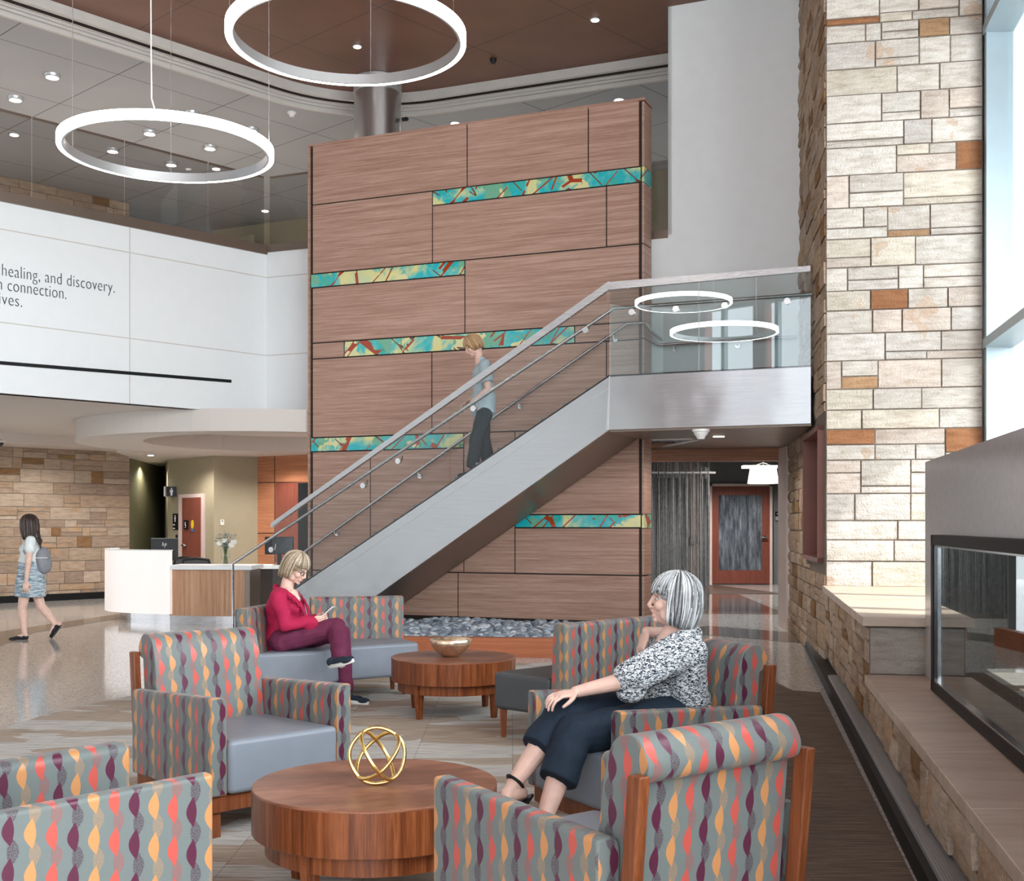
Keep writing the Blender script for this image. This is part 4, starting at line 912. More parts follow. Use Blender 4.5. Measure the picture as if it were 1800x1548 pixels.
for px, py, lb in ((800, 216, 'small downlight in the grey ceiling above the middle of the wood wall'), (1088, 175, 'small downlight in the grey ceiling above the right end of the wood wall'), (466, 370, 'tiny downlight low in the grey ceiling above the balcony corner'), (25, 236, 'dim round fixture in the grey ceiling at the left edge'), (380, 296, 'dim round fixture in the grey ceiling under the lower ring')): downlight(px, py, 7.9, lb, .075, False, False)
for px, py, lb in ((1046, 34, 'small round fixture in the brown ceiling, right of the upper ring'), (628, 81, 'small round fixture in the brown ceiling inside the upper ring')): downlight(px, py, 8.15, lb, .055, False, False)
for px, py, lb in ((156, 765, 'small downlight in the low ceiling left of the round soffit'), (265, 799, 'small downlight in the low ceiling above the restroom corridor')): downlight(px, py, 3.09 if px < 200 else 2.785, lb, .06, False, False)
q = PL(867, 104, (0, 0, 8.15), (0, 0, 1)); b = MB(); b.lathe([(0, -.06), (.03, -.06), (.05, -.02), (.05, 0), (0, 0)], 14, (q.x, q.y, 8.15)); tag(b.build('sprinkler_head', M['black'], auto=30), 'black sprinkler head in the brown ceiling right of the steel column', 'sprinkler')
q = PL(513, 197, (0, 0, 7.9), (0, 0, 1)); b = MB(); b.lathe([(0, -.07), (.035, -.07), (.05, -.03), (.07, -.02), (.07, 0), (0, 0)], 16, (q.x, q.y, 7.9)); tag(b.build('smoke_detector', M['offwhite'], auto=30), 'white smoke detector in the grey ceiling left of the steel column', 'smoke detector')
q = PL(2, 774, (0, 0, 2.9), (0, 0, 1)); q.y = 20.6; q.x = -8.83; o = thing('dome_camera', 'dark dome camera under the low ceiling at the left edge', 'camera', (q.x, q.y, 2.86)); b = MB(); b.lathe([(.09, .035), (.1, 0), (.0, 0)], 16, (q.x, q.y, 2.865)); b.build('housing', M['offwhite'], o, auto=30); b = MB(); b.ball((q.x, q.y, 2.86), .06, 14, 8); b.build('dome', M['screen'], o, smooth=True)
# ring lights
M['ring'] = emis('ring_glow', (1, .97, .95), 5.5)
def ring(px, py, d, r, label, wires, cord, z=None):
    c = V(px, py, d); o = thing('ring_light', label, 'pendant light', c); n = 96; h = .044; w_ = .034
    b = MB(); b.lathe([(r-.012, -h), (r+w_, -h), (r+w_, h), (r-.012, h)], n, c)                      # glowing outer band and underside
    b.lathe([(r-.0125, h), (r-.0125, -h)], n, c); b.build('diffuser', M['ring'], o, auto=40)
    b = MB(); b.lathe([(r-w_, -h), (r-.013, -h), (r-.013, h+.003), (r-w_, h+.003), (r-w_, -h)], n, c); b.build('housing', M['alu'], o, auto=40)
    for a in wires:
        p = c+Vector((r*math.cos(a), r*math.sin(a), 0)); b = MB(); b.tube([p, (p.x, p.y, 8.15)], .004, 5); b.build('wire', M['chrome'], o)
    p = c+Vector((r*math.cos(cord), r*math.sin(cord), 0)); b = MB()
    qx = c+Vector((r*math.cos(wires[1] if len(wires) > 1 else 0)*.2, r*.55, 0))
    x_ = p+Vector((-.02, .02, 0)); b.tube([p+Vector((0, 0, .03)), p+Vector((-.05, .05, .17)), p+Vector((-.055, .05, .6)), p+Vector((-.06, .05, 1.6)), (p.x-.05, p.y+.05, 8.15)], .007, 6); b.build('power_cord', M['offwhite'], o)
    return o
ring(294.5, 262, 12.06, 1.02, 'lower and farther glowing ring pendant light above the balcony', (math.radians(172), math.radians(104), math.radians(22)), math.radians(-80))
ring(610, 66, 10.58, 1.02, 'upper and nearer glowing ring pendant light under the brown ceiling', (math.radians(200), math.radians(-20), math.radians(85)), math.radians(-83))
def pix(x_, y_, z_): return CX+F*x_/y_, HY-F*(z_-HC)/y_, y_
for (x_, y_, z_, lb) in ((-3.5, 4.9, 5.25, 'ring pendant light hanging outside the left edge of the photo, over the foreground chairs'), (-5.6, 3.4, 6.3, 'higher ring pendant light outside the left edge of the photo'), (-2.4, 1.2, 5.6, 'ring pendant light overhead beside the viewer')):
    ring(*pix(x_, y_, z_), 1.02, lb, (3.0, 1.8, .4), -1.4)
# wall lettering
def text(s_, px, py, size, parent=None):
    cu = bpy.data.curves.new('lettering', 'FONT'); cu.body = s_; cu.size = size; cu.extrude = .003; cu.offset = -.0035; cu.space_character = 1.05
    o = bpy.data.objects.new('wall_lettering', cu); COL.objects.link(o); cu.materials.append(M['letter'])
    q = PL(px, py, CF+nA_*.004, nA_); o.matrix_world = Matrix.Translation(q) @ Matrix(((A.x, 0, nA_.x, 0), (A.y, 0, nA_.y, 0), (0, 1, 0, 0), (0, 0, 0, 1)))
    return o
bpy.context.view_layer.update()
for s_, px, py, x1 in (('healing, and discovery.', 2, 484, 200), ('n connection.', -6, 508, 115), ('ives.', -3, 534, 37)):
    o = text(s_, px, py, .222); bpy.context.view_layer.update()
    wdt = o.dimensions.x; tgt = (f2(PL(x1, py, CF, nA_))-f2(PL(px, py, CF, nA_))).length; o.scale.x = tgt/wdt
    bpy.context.view_layer.update(); me_ = bpy.data.meshes.new_from_object(o.evaluated_get(bpy.context.evaluated_depsgraph_get())); mw_ = o.matrix_world.copy(); bpy.data.objects.remove(o); o = bpy.data.objects.new('wall_lettering', me_); COL.objects.link(o); o.matrix_world = mw_
    tag(o, 'dark lettering reading "%s" on the white balcony front' % s_, 'lettering')

# ================================================================== RECEPTION DESK
dk = thing('reception_desk', 'curved reception desk with glowing white front and wood veneer wing', 'desk', (-4.6, 17.6, 0))
Dp = [Vector((-6.30, 18.9, 0)), Vector((-6.24, 18.3, 0)), Vector((-5.98, 17.85, 0)), Vector((-5.55, 17.55, 0)), Vector((-5.10, 17.36, 0)), Vector((-4.96, 17.32, 0))]
def smooth_path(P, n=5):
    out = []
    for i in range(len(P)-1):
        p0, p1, p2, p3 = P[max(i-1, 0)], P[i], P[i+1], P[min(i+2, len(P)-1)]
        for k in range(n):
            t = k/n; out.append(.5*((2*p1)+(p2-p0)*t+(2*p0-5*p1+4*p2-p3)*t*t+(3*p1-p0-3*p2+p3)*t**3))
    return out+[P[-1]]
def ribbon(P, th, z0, z1):
    b = MB(); n = len(P); L = []
    for i, p in enumerate(P):
        t = (P[min(i+1, n-1)]-P[max(i-1, 0)]).normalized(); L.append(p+Vector((-t.y, t.x, 0))*th)
    for i in range(n-1): b.prism([xy(P[i]), xy(P[i+1]), xy(L[i+1]), xy(L[i])], z0, z1)
    return b
t = Mt('backlit_panel'); t.set(col=(.80, .76, .74), emit=(1, .90, .86), estr=.16, rough=.4); M['backlit'] = t.m
sm = smooth_path(Dp)
ribbon(sm, .07, .15, 1.07).build('glowing_front', M['backlit'], dk, merge=True)
ribbon([p+Vector((.0, .0, 0)) for p in sm], .09, 1.07, 1.085).build('front_cap', M['white'], dk, merge=True)
Pw = [Vector((-4.99, 17.40, 0)), Vector((-4.6, 17.30, 0)), Vector((-4.2, 17.24, 0)), Vector((-3.86, 17.22, 0))]
ribbon(smooth_path(Pw), .05, .13, .80).build('wood_front', M['wooddesk'], dk, merge=True)
b = MB(); b.box(-3.86, -3.78, 17.22, 17.95, .13, .80); b.build('side_panel', M['soffit'], dk)
b = MB(); b.prism([(-5.0, 17.33), (-4.6, 17.24), (-4.2, 17.18), (-3.74, 17.16), (-3.74, 17.98), (-5.0, 18.05)], .80, .86); b.build('worktop', M['white'], dk, bevel=.004)
b = MB(); b.prism([(-6.1, 18.3), (-5.8, 17.95), (-5.0, 17.55), (-3.9, 17.4), (-3.9, 18.0), (-5.0, 18.3), (-6.0, 18.8)], .68, .73); b.build('inner_worktop', M['white'], dk)
Pb = [p+Vector((.18, .16, 0)) for p in Dp[1:4]]+[Vector((-5.0, 17.46, 0)), Vector((-4.4, 17.33, 0)), Vector((-3.95, 17.32, 0))]
ribbon(smooth_path(Pb), .05, 0, .15).build('plinth', M['steel'], dk, merge=True)
bc = thing('back_counter', 'long white topped counter behind the reception desk', 'counter', (-3.2, 20.6, 0))
b = MB(); b.box(-4.9, -1.9, 20.3, 20.9, .70, .76); b.build('worktop', M['white'], bc); b = MB(); b.box(-4.9, -1.9, 20.42, 20.86, 0, .70); b.build('cabinet', plain('dark_cabinet', (.045, .032, .028), .4), bc)
# papers and cable on the counter side
def monitor(label, px, py0, py1, d, wpx, rz, front, stand=.3):
    top, bot = V(px, py0, d), V(px, py1, d); w_ = wpx/F*d; h_ = top.z-bot.z
    o = thing('computer_monitor', label, 'monitor', (bot.x, d, bot.z-stand), rz)
    b = MB(); b.box(-w_/2, w_/2, -.02, .02, stand, stand+h_); b.build('monitor_case', M['plastic'], o, world=False, bevel=.006)
    b = MB(); b.box(-w_/2+.015, w_/2-.015, (-.022 if front else .0205), (-.0205 if front else .022), stand+.02, stand+h_-.02); b.build('screen', M['screen'], o, world=False)
    if not front:
        b = MB(); b.box(-w_/2, w_/2, .0, .022, stand+h_-.012, stand+h_+.002); b.build('bezel', M['alu'], o, world=False)
    b = MB(); b.box(-.035, .035, .02, .05, .0, stand+h_*.5); b.box(-.11, .11, -.06, .12, 0, .015); b.build('stand', M['plastic'], o, world=False)
    return o, stand, h_
mo, s_, h_ = monitor('black computer monitor seen from behind above the glowing desk front', 289, 946, 985, 17.75, 46, math.radians(14), False, .33)
b = MB(); c_ = Vector((-.0, -.024, s_+h_-.09))
# two slanted letters of the maker's mark
for dx, pts_ in ((0, [(-.020, .035), (-.030, -.02)]), (0, [(-.024, .010), (-.012, .014), (-.008, .006), (-.014, -.02)]), (.018, [(-.004, .016), (-.016, -.045)]), (.018, [(-.004, .014), (.010, .014), (.012, .004), (.006, -.014), (-.008, -.016)])):
    b.tube([c_+Vector((dx+x_, 0, z_)) for x_, z_ in pts_], .0028, 5)
b.build('maker_mark', M['ink'], mo, world=False)
monitor('dark computer monitor on the back counter behind the stair handrail', 491, 943, 974, 20.55, 50, math.radians(4), True, .19)
def officechair(label, px, py, d, rz):
    q = V(px, py, d); o = thing('office_chair', label, 'office chair', (q.x, d, 0), rz)
    b = MB(); b.tube([(-.2, 0, .62), (-.23, -.01, .75), (-.19, -.02, .9), (0, -.03, .93), (.19, -.02, .9), (.23, -.01, .75), (.2, 0, .62), (0, .01, .58)], .022, 8, closed=True); b.build('back_frame', M['plastic'], o, world=False, auto=50)
    b = MB(); b.box(-.2, .2, -.025, -.012, .62, .9); b.build('mesh_back', plain('black_mesh', (.06, .062, .068), .6), o, world=False)
    b = MB(); b.box(-.23, .23, -.5, -.02, .44, .52); b.build('seat', M['plastic'], o, world=False, bevel=.03)
    b = MB(); b.tube([(0, -.25, .08), (0, -.25, .44)], .03, 8); b.build('gas_column', M['plastic'], o, world=False)
    for k in range(5):
        a = k*1.257; b = MB(); b.tube([(0, -.25, .09), (.27*math.cos(a), -.25+.27*math.sin(a), .05)], .018, 6); b.ball((.27*math.cos(a), -.25+.27*math.sin(a), .03), .03, 8, 6); b.build('leg', M['plastic'], o, world=False)
officechair('black mesh office chair in front, directly behind the desk worktop', 345, 990, 18.55, math.radians(200)); officechair('black office chair farther back, half hidden by the monitor', 322, 985, 19.3, math.radians(150))
# vase, roses, foliage
vz = .86; vp = V(396.5, 1000, 17.5); vs_ = thing('flower_vase', 'clear glass vase with stems standing on the reception desk worktop', 'vase', (vp.x, vp.y, vz))
b = MB(); b.lathe([(.055, 0), (.06, .1), (.075, .27), (.071, .27), (.055, .1), (.05, .012), (0, .012)], 20, (vp.x, vp.y, vz)); b.build('glass_body', M['glass'], vs_, smooth=True)
rr = random.Random(5); M['stem'] = plain('green_stem', (.10, .14, .04), .6, var=.3); M['petal'] = plain('cream_petal', (.86, .85, .76), .6, var=.03); M['leafg'] = plain('grey_green_leaf', (.17, .22, .20), .6, var=.3, nscale=30)
b = MB()
for k in range(14):
    a = rr.uniform(0, 6.28); b.tube([(vp.x+.03*math.cos(a), vp.y+.03*math.sin(a), vz+.02), (vp.x+.03*math.cos(a+2), vp.y+.03*math.sin(a+2), vz+.27)], .005, 5)
b.build('stems', M['stem'], vs_)
for (px, py, lb) in ((386, 955, 'leftmost open white rose of the desk bouquet'), (395, 951, 'middle white rose of the desk bouquet'), (411, 953, 'rightmost and largest white rose of the desk bouquet'), (407, 958, 'white rose low on the right of the desk bouquet')):
    q = V(px, py, 17.45+rr.uniform(-.05, .05)); o = thing('white_rose', lb, 'flower', q); b = MB(); b.ball(q, .035, 12, 8)
    for k in range(9):
        a = k*.7*1.9; tilt = .3+.05*k; b.ball(q+Vector((.022*math.cos(a), .022*math.sin(a), .004)), (.028, .028, .036), 10, 6)
    b.build('blossom', M['petal'], o, smooth=True); b = MB(); b.tube([q-Vector((0, 0, .03)), Vector((vp.x+(q.x-vp.x)*.3, vp.y, vz+.27))], .004, 5); b.build('stem', M['stem'], o)
b = MB()
for k in range(150):
    a = rr.uniform(0, 6.28); e_ = rr.uniform(0, 1)**.6; L = rr.uniform(.06, .25); dr_ = Vector((math.cos(a)*e_*.8, math.sin(a)*e_*.8, 1.1-e_*.55)).normalized(); p = Vector((vp.x, vp.y, vz+.24))+dr_*L
    s = rr.uniform(.014, .028); R3 = Matrix.Rotation(rr.uniform(0, 6.28), 3, 'Z') @ Matrix.Rotation(rr.uniform(-1.2, 1.2), 3, 'X'); b.ball(p, (s, s*.5, .003), 7, 4, R3)
    if k % 6 == 0: b.tube([Vector((vp.x, vp.y, vz+.22)), p+dr_*rr.uniform(0, .08)], .0025, 4)
tag(b.build('bouquet_foliage', M['leafg']), 'grey green filler leaves and twigs around the white roses', 'foliage', kind='stuff')

# ================================================================== PEBBLES
rr = random.Random(9); pm = [plain('pebble_%s' % n, c, .5, var=.2, nscale=12) for n, c in (('slate', (.26, .31, .37)), ('pale', (.52, .57, .61)), ('blue', (.36, .43, .50)), ('dark', (.16, .195, .24)))]
proto = []
for i in range(12):
    b = MB(); b.ball((0, 0, 0), (.062, .046, .030), 10, 7); o_ = Vector((i*3.1, 0, 0)); b.v = [v_*(1+.22*noise.noise(v_*18+o_)) for v_ in b.v]; me = b.build('pebble', pm[i % 4], smooth=True, merge=True); proto.append(me.data); bpy.data.objects.remove(me)
cand = []
gx = -3.1
gx = -1.75
while gx < 1.6:
    d = 13.35
    while d < 16.2:
        x_ = gx+rr.uniform(-.035, .035); y_ = d+rr.uniform(-.03, .03)
        if (Vector((x_, y_, 0))-WP).dot(W) < -.06: cand.append((x_, y_))
        d += .085
    gx += .098
vis = [c_ for c_ in cand if 680 < CX+F*c_[0]/c_[1] < 1000]; vis.sort(key=lambda c_: c_[1])
def pz(x_, y_): return .165+.035*noise.noise(Vector((x_*2, y_*2, 0)))+rr.uniform(-.01, .02)
for i, c_ in enumerate(vis[:298]):
    o = bpy.data.objects.new('river_pebble', rr.choice(proto)); COL.objects.link(o); o.location = (c_[0], c_[1], pz(*c_)); o.rotation_euler = (rr.uniform(-.5, .5), rr.uniform(-.5, .5), rr.uniform(0, 6.28)); s = rr.uniform(.8, 1.15); o.scale = (s, s, s)
    tag(o, 'blue grey river pebble in the planter bed at the foot of the wood wall', 'pebble', 'river pebbles in the planter')
b = MB(); rest = vis[298:]+[c_ for c_ in cand if not 680 < CX+F*c_[0]/c_[1] < 1000]
for c_ in rest:
    R3 = Matrix.Rotation(rr.uniform(0, 6.28), 3, 'Z') @ Matrix.Rotation(rr.uniform(-.5, .5), 3, 'X'); b.ball((c_[0], c_[1], pz(*c_)), (.062, .046, .03), 8, 5, R3, mi=rr.randrange(4))
tag(b.build('river_pebbles', pm, smooth=True), 'bed of blue grey river pebbles filling the rest of the planter', 'pebbles', kind='stuff')

# ================================================================== FURNITURE
def face(fx, fy): return math.atan2(-fx, fy)
def rounded(profile, r, seg=4, idx=None):     # round the corners of a closed profile
    out = []; n = len(profile)
    for i, p in enumerate(profile):
        rad = r[i] if hasattr(r, '__len__') else r
        p = Vector(p); a = Vector(profile[i-1]); c = Vector(profile[(i+1) % n]); u1 = (a-p); u2 = (c-p)
        if rad <= 0: out.append(tuple(p)); continue
        d = min(rad, u1.length*.49, u2.length*.49); q1 = p+u1.normalized()*d; q2 = p+u2.normalized()*d
        for k in range(seg+1):
            t = k/seg; out.append(tuple((1-t)**2*q1+2*t*(1-t)*p+t*t*q2))
    return out
def armchair(loc, f, label):
    o = thing('armchair', label, 'armchair', (*loc, 0), face(*f)); B = dict(world=False)
    hw, aw = .308, .082
    for s in (-1, 1):        # arm: straight outer side, top rolling over to the inside
        pr = rounded([(aw, .205), (aw, .625), (0, .625), (-.004, .205)], [0, .018, .07, 0], 6)     # (distance out from the seat, z)
        b = MB(); b.sweepx([(x_, z_) for x_, z_ in pr], -.385, .405)
        b.v = [Vector((s*(hw+v_.y), v_.x, v_.z+(.045*(v_.x+.33) if v_.z > .4 else 0))) for v_ in b.v]; b.build('arm', M['fabric'], o, bevel=.010, seg=3, **B)
    bp_ = rounded([(y_-.065, z_) for y_, z_ in ((-.195, .40), (-.245, .78), (-.285, .885), (-.385, .90), (-.43, .82), (-.415, .775), (-.375, .765), (-.33, .21), (-.27, .21), (-.25, .40))], [.01, .12, .06, .07, .05, .03, .01, 0, 0, 0], 5)
    b = MB(); b.sweepx(bp_, -hw+.004, hw-.004); b.build('backrest', M['fabric'], o, bevel=.016, seg=3, **B)
    b = MB(); b.box(-hw+.006, hw-.006, -.26, .42, .205, .445); b.v = [v_+Vector((0, 0, .012 if v_.z > .4 and v_.y > 0 else 0)) for v_ in b.v]
    b.build('seat', M['leather'], o, bevel=.028, seg=4, **B)
    b = MB(); b.box(-hw-aw+.02, hw+aw-.02, -.37, .38, .125, .203); b.build('base_frame', M['woodpost'], o, bevel=.004, **B)
    for s in (-1, 1):
        b = MB(); x0 = s*(hw+.022); b.slab([(x0-.019, -.40, .21), (x0-.019, -.455, .80), (x0-.019, -.505, .80), (x0-.019, -.45, .21)], (.038, 0, 0)); b.build('back_post', M['woodpost'], o, bevel=.006, **B)
        for y_ in (-.33, .33):
            b = MB(); b.box(s*.34-.028, s*.34+.028, y_-.028, y_+.028, 0, .125); b.build('leg', M['woodpost'], o, bevel=.003, **B)
    return o
armchair((-1.365, 6.0), (.69, -.73), 'leaf patterned armchair with slate leather seat, empty, left of the wooden table')
armchair((-1.51, 3.85), (.78, .63), 'leaf patterned armchair cut off by the lower left corner of the photo')
armchair((.305, 3.68), (-.60, .80), 'leaf patterned armchair seen from behind at the bottom right, wooden posts showing')
armchair((.62, 5.60), (-.87, -.50), 'leaf patterned armchair the grey haired woman sits in')
def coffee(loc, rot, label):
    o = thing('coffee_table', label, 'coffee table', (*loc, 0), rot); r = .477; B = dict(world=False)
    b = MB(); b.lathe([(0, .2655), (r-.003, .2655), (r, .269), (r, .43)], 96); b.build('drum', M['woodtable'], o, auto=40, **B)
    b = MB(); b.lathe([(r, .4302), (r, .437), (r-.003, .44), (0, .44), (0, .4302), (r, .4302)], 96); b.build('tabletop', M['woodtop'], o, auto=40, **B)
    b = MB(); b.lathe([(0, .19), (r-.05, .19), (r-.05, .265), (0, .265)], 72); b.build('apron', M['woodtable'], o, auto=40, **B)
    for k in range(4):
        a = k*math.pi/2+math.pi/4; M2 = Matrix.Rotation(a, 4, 'Z') @ Matrix.Translation((r-.085, 0, 0)); b = MB()
        vs_ = [M2 @ Vector(q) for q in ((-.018, -.017, 0), (.020, -.017, 0), (.020, .017, 0), (-.018, .017, 0), (-.03, -.026, .262), (.045, -.026, .262), (.045, .026, .262), (-.03, .026, .262))]
        b.add(vs_, [(0, 3, 2, 1), (4, 5, 6, 7), (0, 1, 5, 4), (1, 2, 6, 5), (2, 3, 7, 6), (3, 0, 4, 7)]); b.build('leg', M['woodtable'], o, bevel=.003, **B)
    return o
T1 = (-.536, 4.69); T2 = (-.45, 9.18)
coffee(T1, math.radians(15), 'round walnut drum coffee table holding the gold ring ornament'); coffee(T2, math.radians(8), 'round walnut drum coffee table farther back holding the bronze bowl')
# bowl
b = MB(); bl = thing('decorative_bowl', 'fluted bronze gold bowl on the farther coffee table', 'bowl', (T2[0]-.02, T2[1]-.03, .44))
pr = [(.0, 0.0), (.055, .0), (.10, .03), (.145, .085), (.162, .135), (.155, .137), (.135, .085), (.09, .035), (0, .018)]
b.lathe(pr, 72, (T2[0]-.02, T2[1]-.03, .441), wob=lambda a, z: 1+.035*math.cos(9*a)*(z/.14)); b.build('bowl_body', M['bowl'], bl, smooth=True)
# gold orb
oc_ = Vector((T1[0]+.012, T1[1]-.04, .44+.112)); ob = thing('ring_ornament', 'gold ornament of three crossed rings on the nearer coffee table', 'ornament', (oc_.x, oc_.y, .44))
def oring(n, name='ring'):
    n = Vector(n).normalized(); x_ = n.orthogonal().normalized(); y_ = n.cross(x_); b = MB()
    b.tube([oc_+(x_*math.cos(a)+y_*math.sin(a))*(.107*(1+.012*math.sin(5*a))) for a in [2*math.pi*k/64 for k in range(64)]], .0078, 8, closed=True); b.build(name, M['gold'], ob, smooth=True)
oring((.12, -1, .16)); oring((.80, -.12, .52)); oring((-.60, -.45, .66))
# armless settee seen from behind (right of the farther table)
def poly_block(pts, z0, z1): b = MB(); b.prism(pts, z0, z1); return b
def backuv(p, q, n, th, z0, z1, rake=.0):     # upholstered back panel from p to q, n = facing direction
    p, q, n = Vector((*p, 0)), Vector((*q, 0)), Vector((*n, 0)).normalized(); d = (q-p).normalized(); L = (q-p).length
    prof = rounded([(0, z0), (-rake, z1), (-rake-th, z1), (-rake-th, z0)], [.0, .03, .03, 0], 4)
    b = MB(); b.sweepx(prof, 0, L); b.v = [p+d*v_.x+n*v_.y+Vector((0, 0, v_.z)) for v_ in b.v]; return b
gs = thing('settee', 'armless leaf patterned settee with charcoal seat, turned away beside the bronze bowl table', 'settee', (.3, 8.4, 0))
gr_ = Vector((.70, .715)); gf = Vector((-.715, .70)); gp0 = Vector((.315, 7.70)); gL = 1.12
backuv(gp0+gf*.10, gp0+gf*.10+gr_*gL, gf, .10, .20, .81, .03).build('backrest', M['fabric'], gs, bevel=.012, seg=3)
c0 = gp0+gf*.10; c1_ = c0+gr_*gL; b = poly_block([tuple(c0), tuple(c1_), tuple(c1_+gf*.52), tuple(c0+gf*.52)], .20, .45); b.build('seat', M['leather_dark'], gs, bevel=.03, seg=4)
def tleg(o, x_, y_, h=.2, mat='woodpost'):
    b = MB(); s, s2 = .026, .017
    b.add([(x_-s2, y_-s2, 0), (x_+s2, y_-s2, 0), (x_+s2, y_+s2, 0), (x_-s2, y_+s2, 0), (x_-s, y_-s, h), (x_+s, y_-s, h), (x_+s, y_+s, h), (x_-s, y_+s, h)], [(0, 3, 2, 1), (4, 5, 6, 7), (0, 1, 5, 4), (1, 2, 6, 5), (2, 3, 7, 6), (3, 0, 4, 7)]); b.build('leg', M[mat], o, bevel=.003)
for a_, c_ in ((.05, .47), (.05, .03), (1.07, .47), (1.07, .03)): q = c0+gr_*a_+gf*c_; tleg(gs, q.x, q.y)
# corner settee the woman in red sits on
fs = thing('corner_settee', 'L shaped leaf patterned settee with slate blue seats under the woman in red', 'settee', (-1.5, 9.9, 0))
P1, P2, P3_, Cn, P4, P5 = Vector((-1.99, 9.25)), Vector((-1.50, 9.47)), Vector((-1.36, 9.80)), Vector((-1.78, 10.42)), Vector((-.79, 10.17)), Vector((-.985, 10.60))
poly_block([tuple(P1), tuple(P2), tuple(P3_+Vector((-.01, 0))), tuple(Cn)], .17, .45).build('seat', M['leather'], fs, bevel=.03, seg=4)
poly_block([tuple(P3_), tuple(P4), tuple(P5), tuple(Cn+Vector((.01, 0)))], .17, .45).build('seat', M['leather'], fs, bevel=.03, seg=4)
d = (Cn-P1).normalized(); backuv(P1-d*.02, Cn+d*.05, (d.y, -d.x), .11, .18, .80, .05).build('backrest', M['fabric'], fs, bevel=.014, seg=3)
d = (P5-Cn).normalized(); backuv(Cn+d*.02, P5+d*.03, (d.y, -d.x), .11, .18, .815, .04).build('backrest', M['fabric'], fs, bevel=.014, seg=3)
b = MB(); b.box(-2.18, -2.13, 9.22, 9.27, 0, .60); b.build('wood_post', M['woodpost'], fs)
for q in ((-1.85, 9.4), (-1.52, 9.62), (-1.7, 10.25), (-.92, 10.2), (-1.05, 10.5)): tleg(fs, q[0], q[1], .17)
# ================================================================== PEOPLE
def skinmat(name, c, rough=.5):
    t = Mt(name); n = t.noise(t.coord(), 18, 3); t.set(col=t.ramp(n, [(.35, tuple(q*.94 for q in c)), (.65, tuple(min(1, q*1.05) for q in c))]), rough=rough, spec=.35)
    t.b.inputs['Subsurface Weight'].default_value = .12; t.b.inputs['Subsurface Radius'].default_value = (.02, .008, .004); return t.m
M['skin'] = skinmat('skin_fair', (.74, .50, .41)); M['skin2'] = skinmat('skin_pale', (.70, .46, .38))
M['lips'] = plain('lip', (.48, .20, .18), .4); M['eye'] = plain('eye_white', (.46, .43, .41), .3); M['iris'] = plain('iris', (.05, .06, .07), .2)
def cloth(name, c, var=.08, rough=.8, s=40): return plain(name, c, rough, 0, .3, var=var, nscale=s)
def bake(mb, voxel, iters, mat, name, parent, label=None, factor=.6, disp=None):
    o = mb.build(name, mat, None); m = o.modifiers.new('r', 'REMESH'); m.mode = 'VOXEL'; m.voxel_size = voxel; m.use_smooth_shade = True
    s = o.modifiers.new('s', 'SMOOTH'); s.iterations = iters; s.factor = factor
    bpy.context.view_layer.update(); dg = bpy.context.evaluated_depsgraph_get()
    me = bpy.data.meshes.new_from_object(o.evaluated_get(dg)); me.name = name; bpy.data.objects.remove(o)
    Mi = ROOT[parent.name].inverted()
    for v in me.vertices:
        co = v.co
        if disp: co = co+disp(co)
        v.co = Mi @ co
    me.shade_smooth(); me.materials.clear(); me.materials.append(mat)
    ob = bpy.data.objects.new(name, me); COL.objects.link(ob); ob.parent = parent; ROOT[ob.name] = ROOT[parent.name]
    if label: ob['label'] = label
    return ob
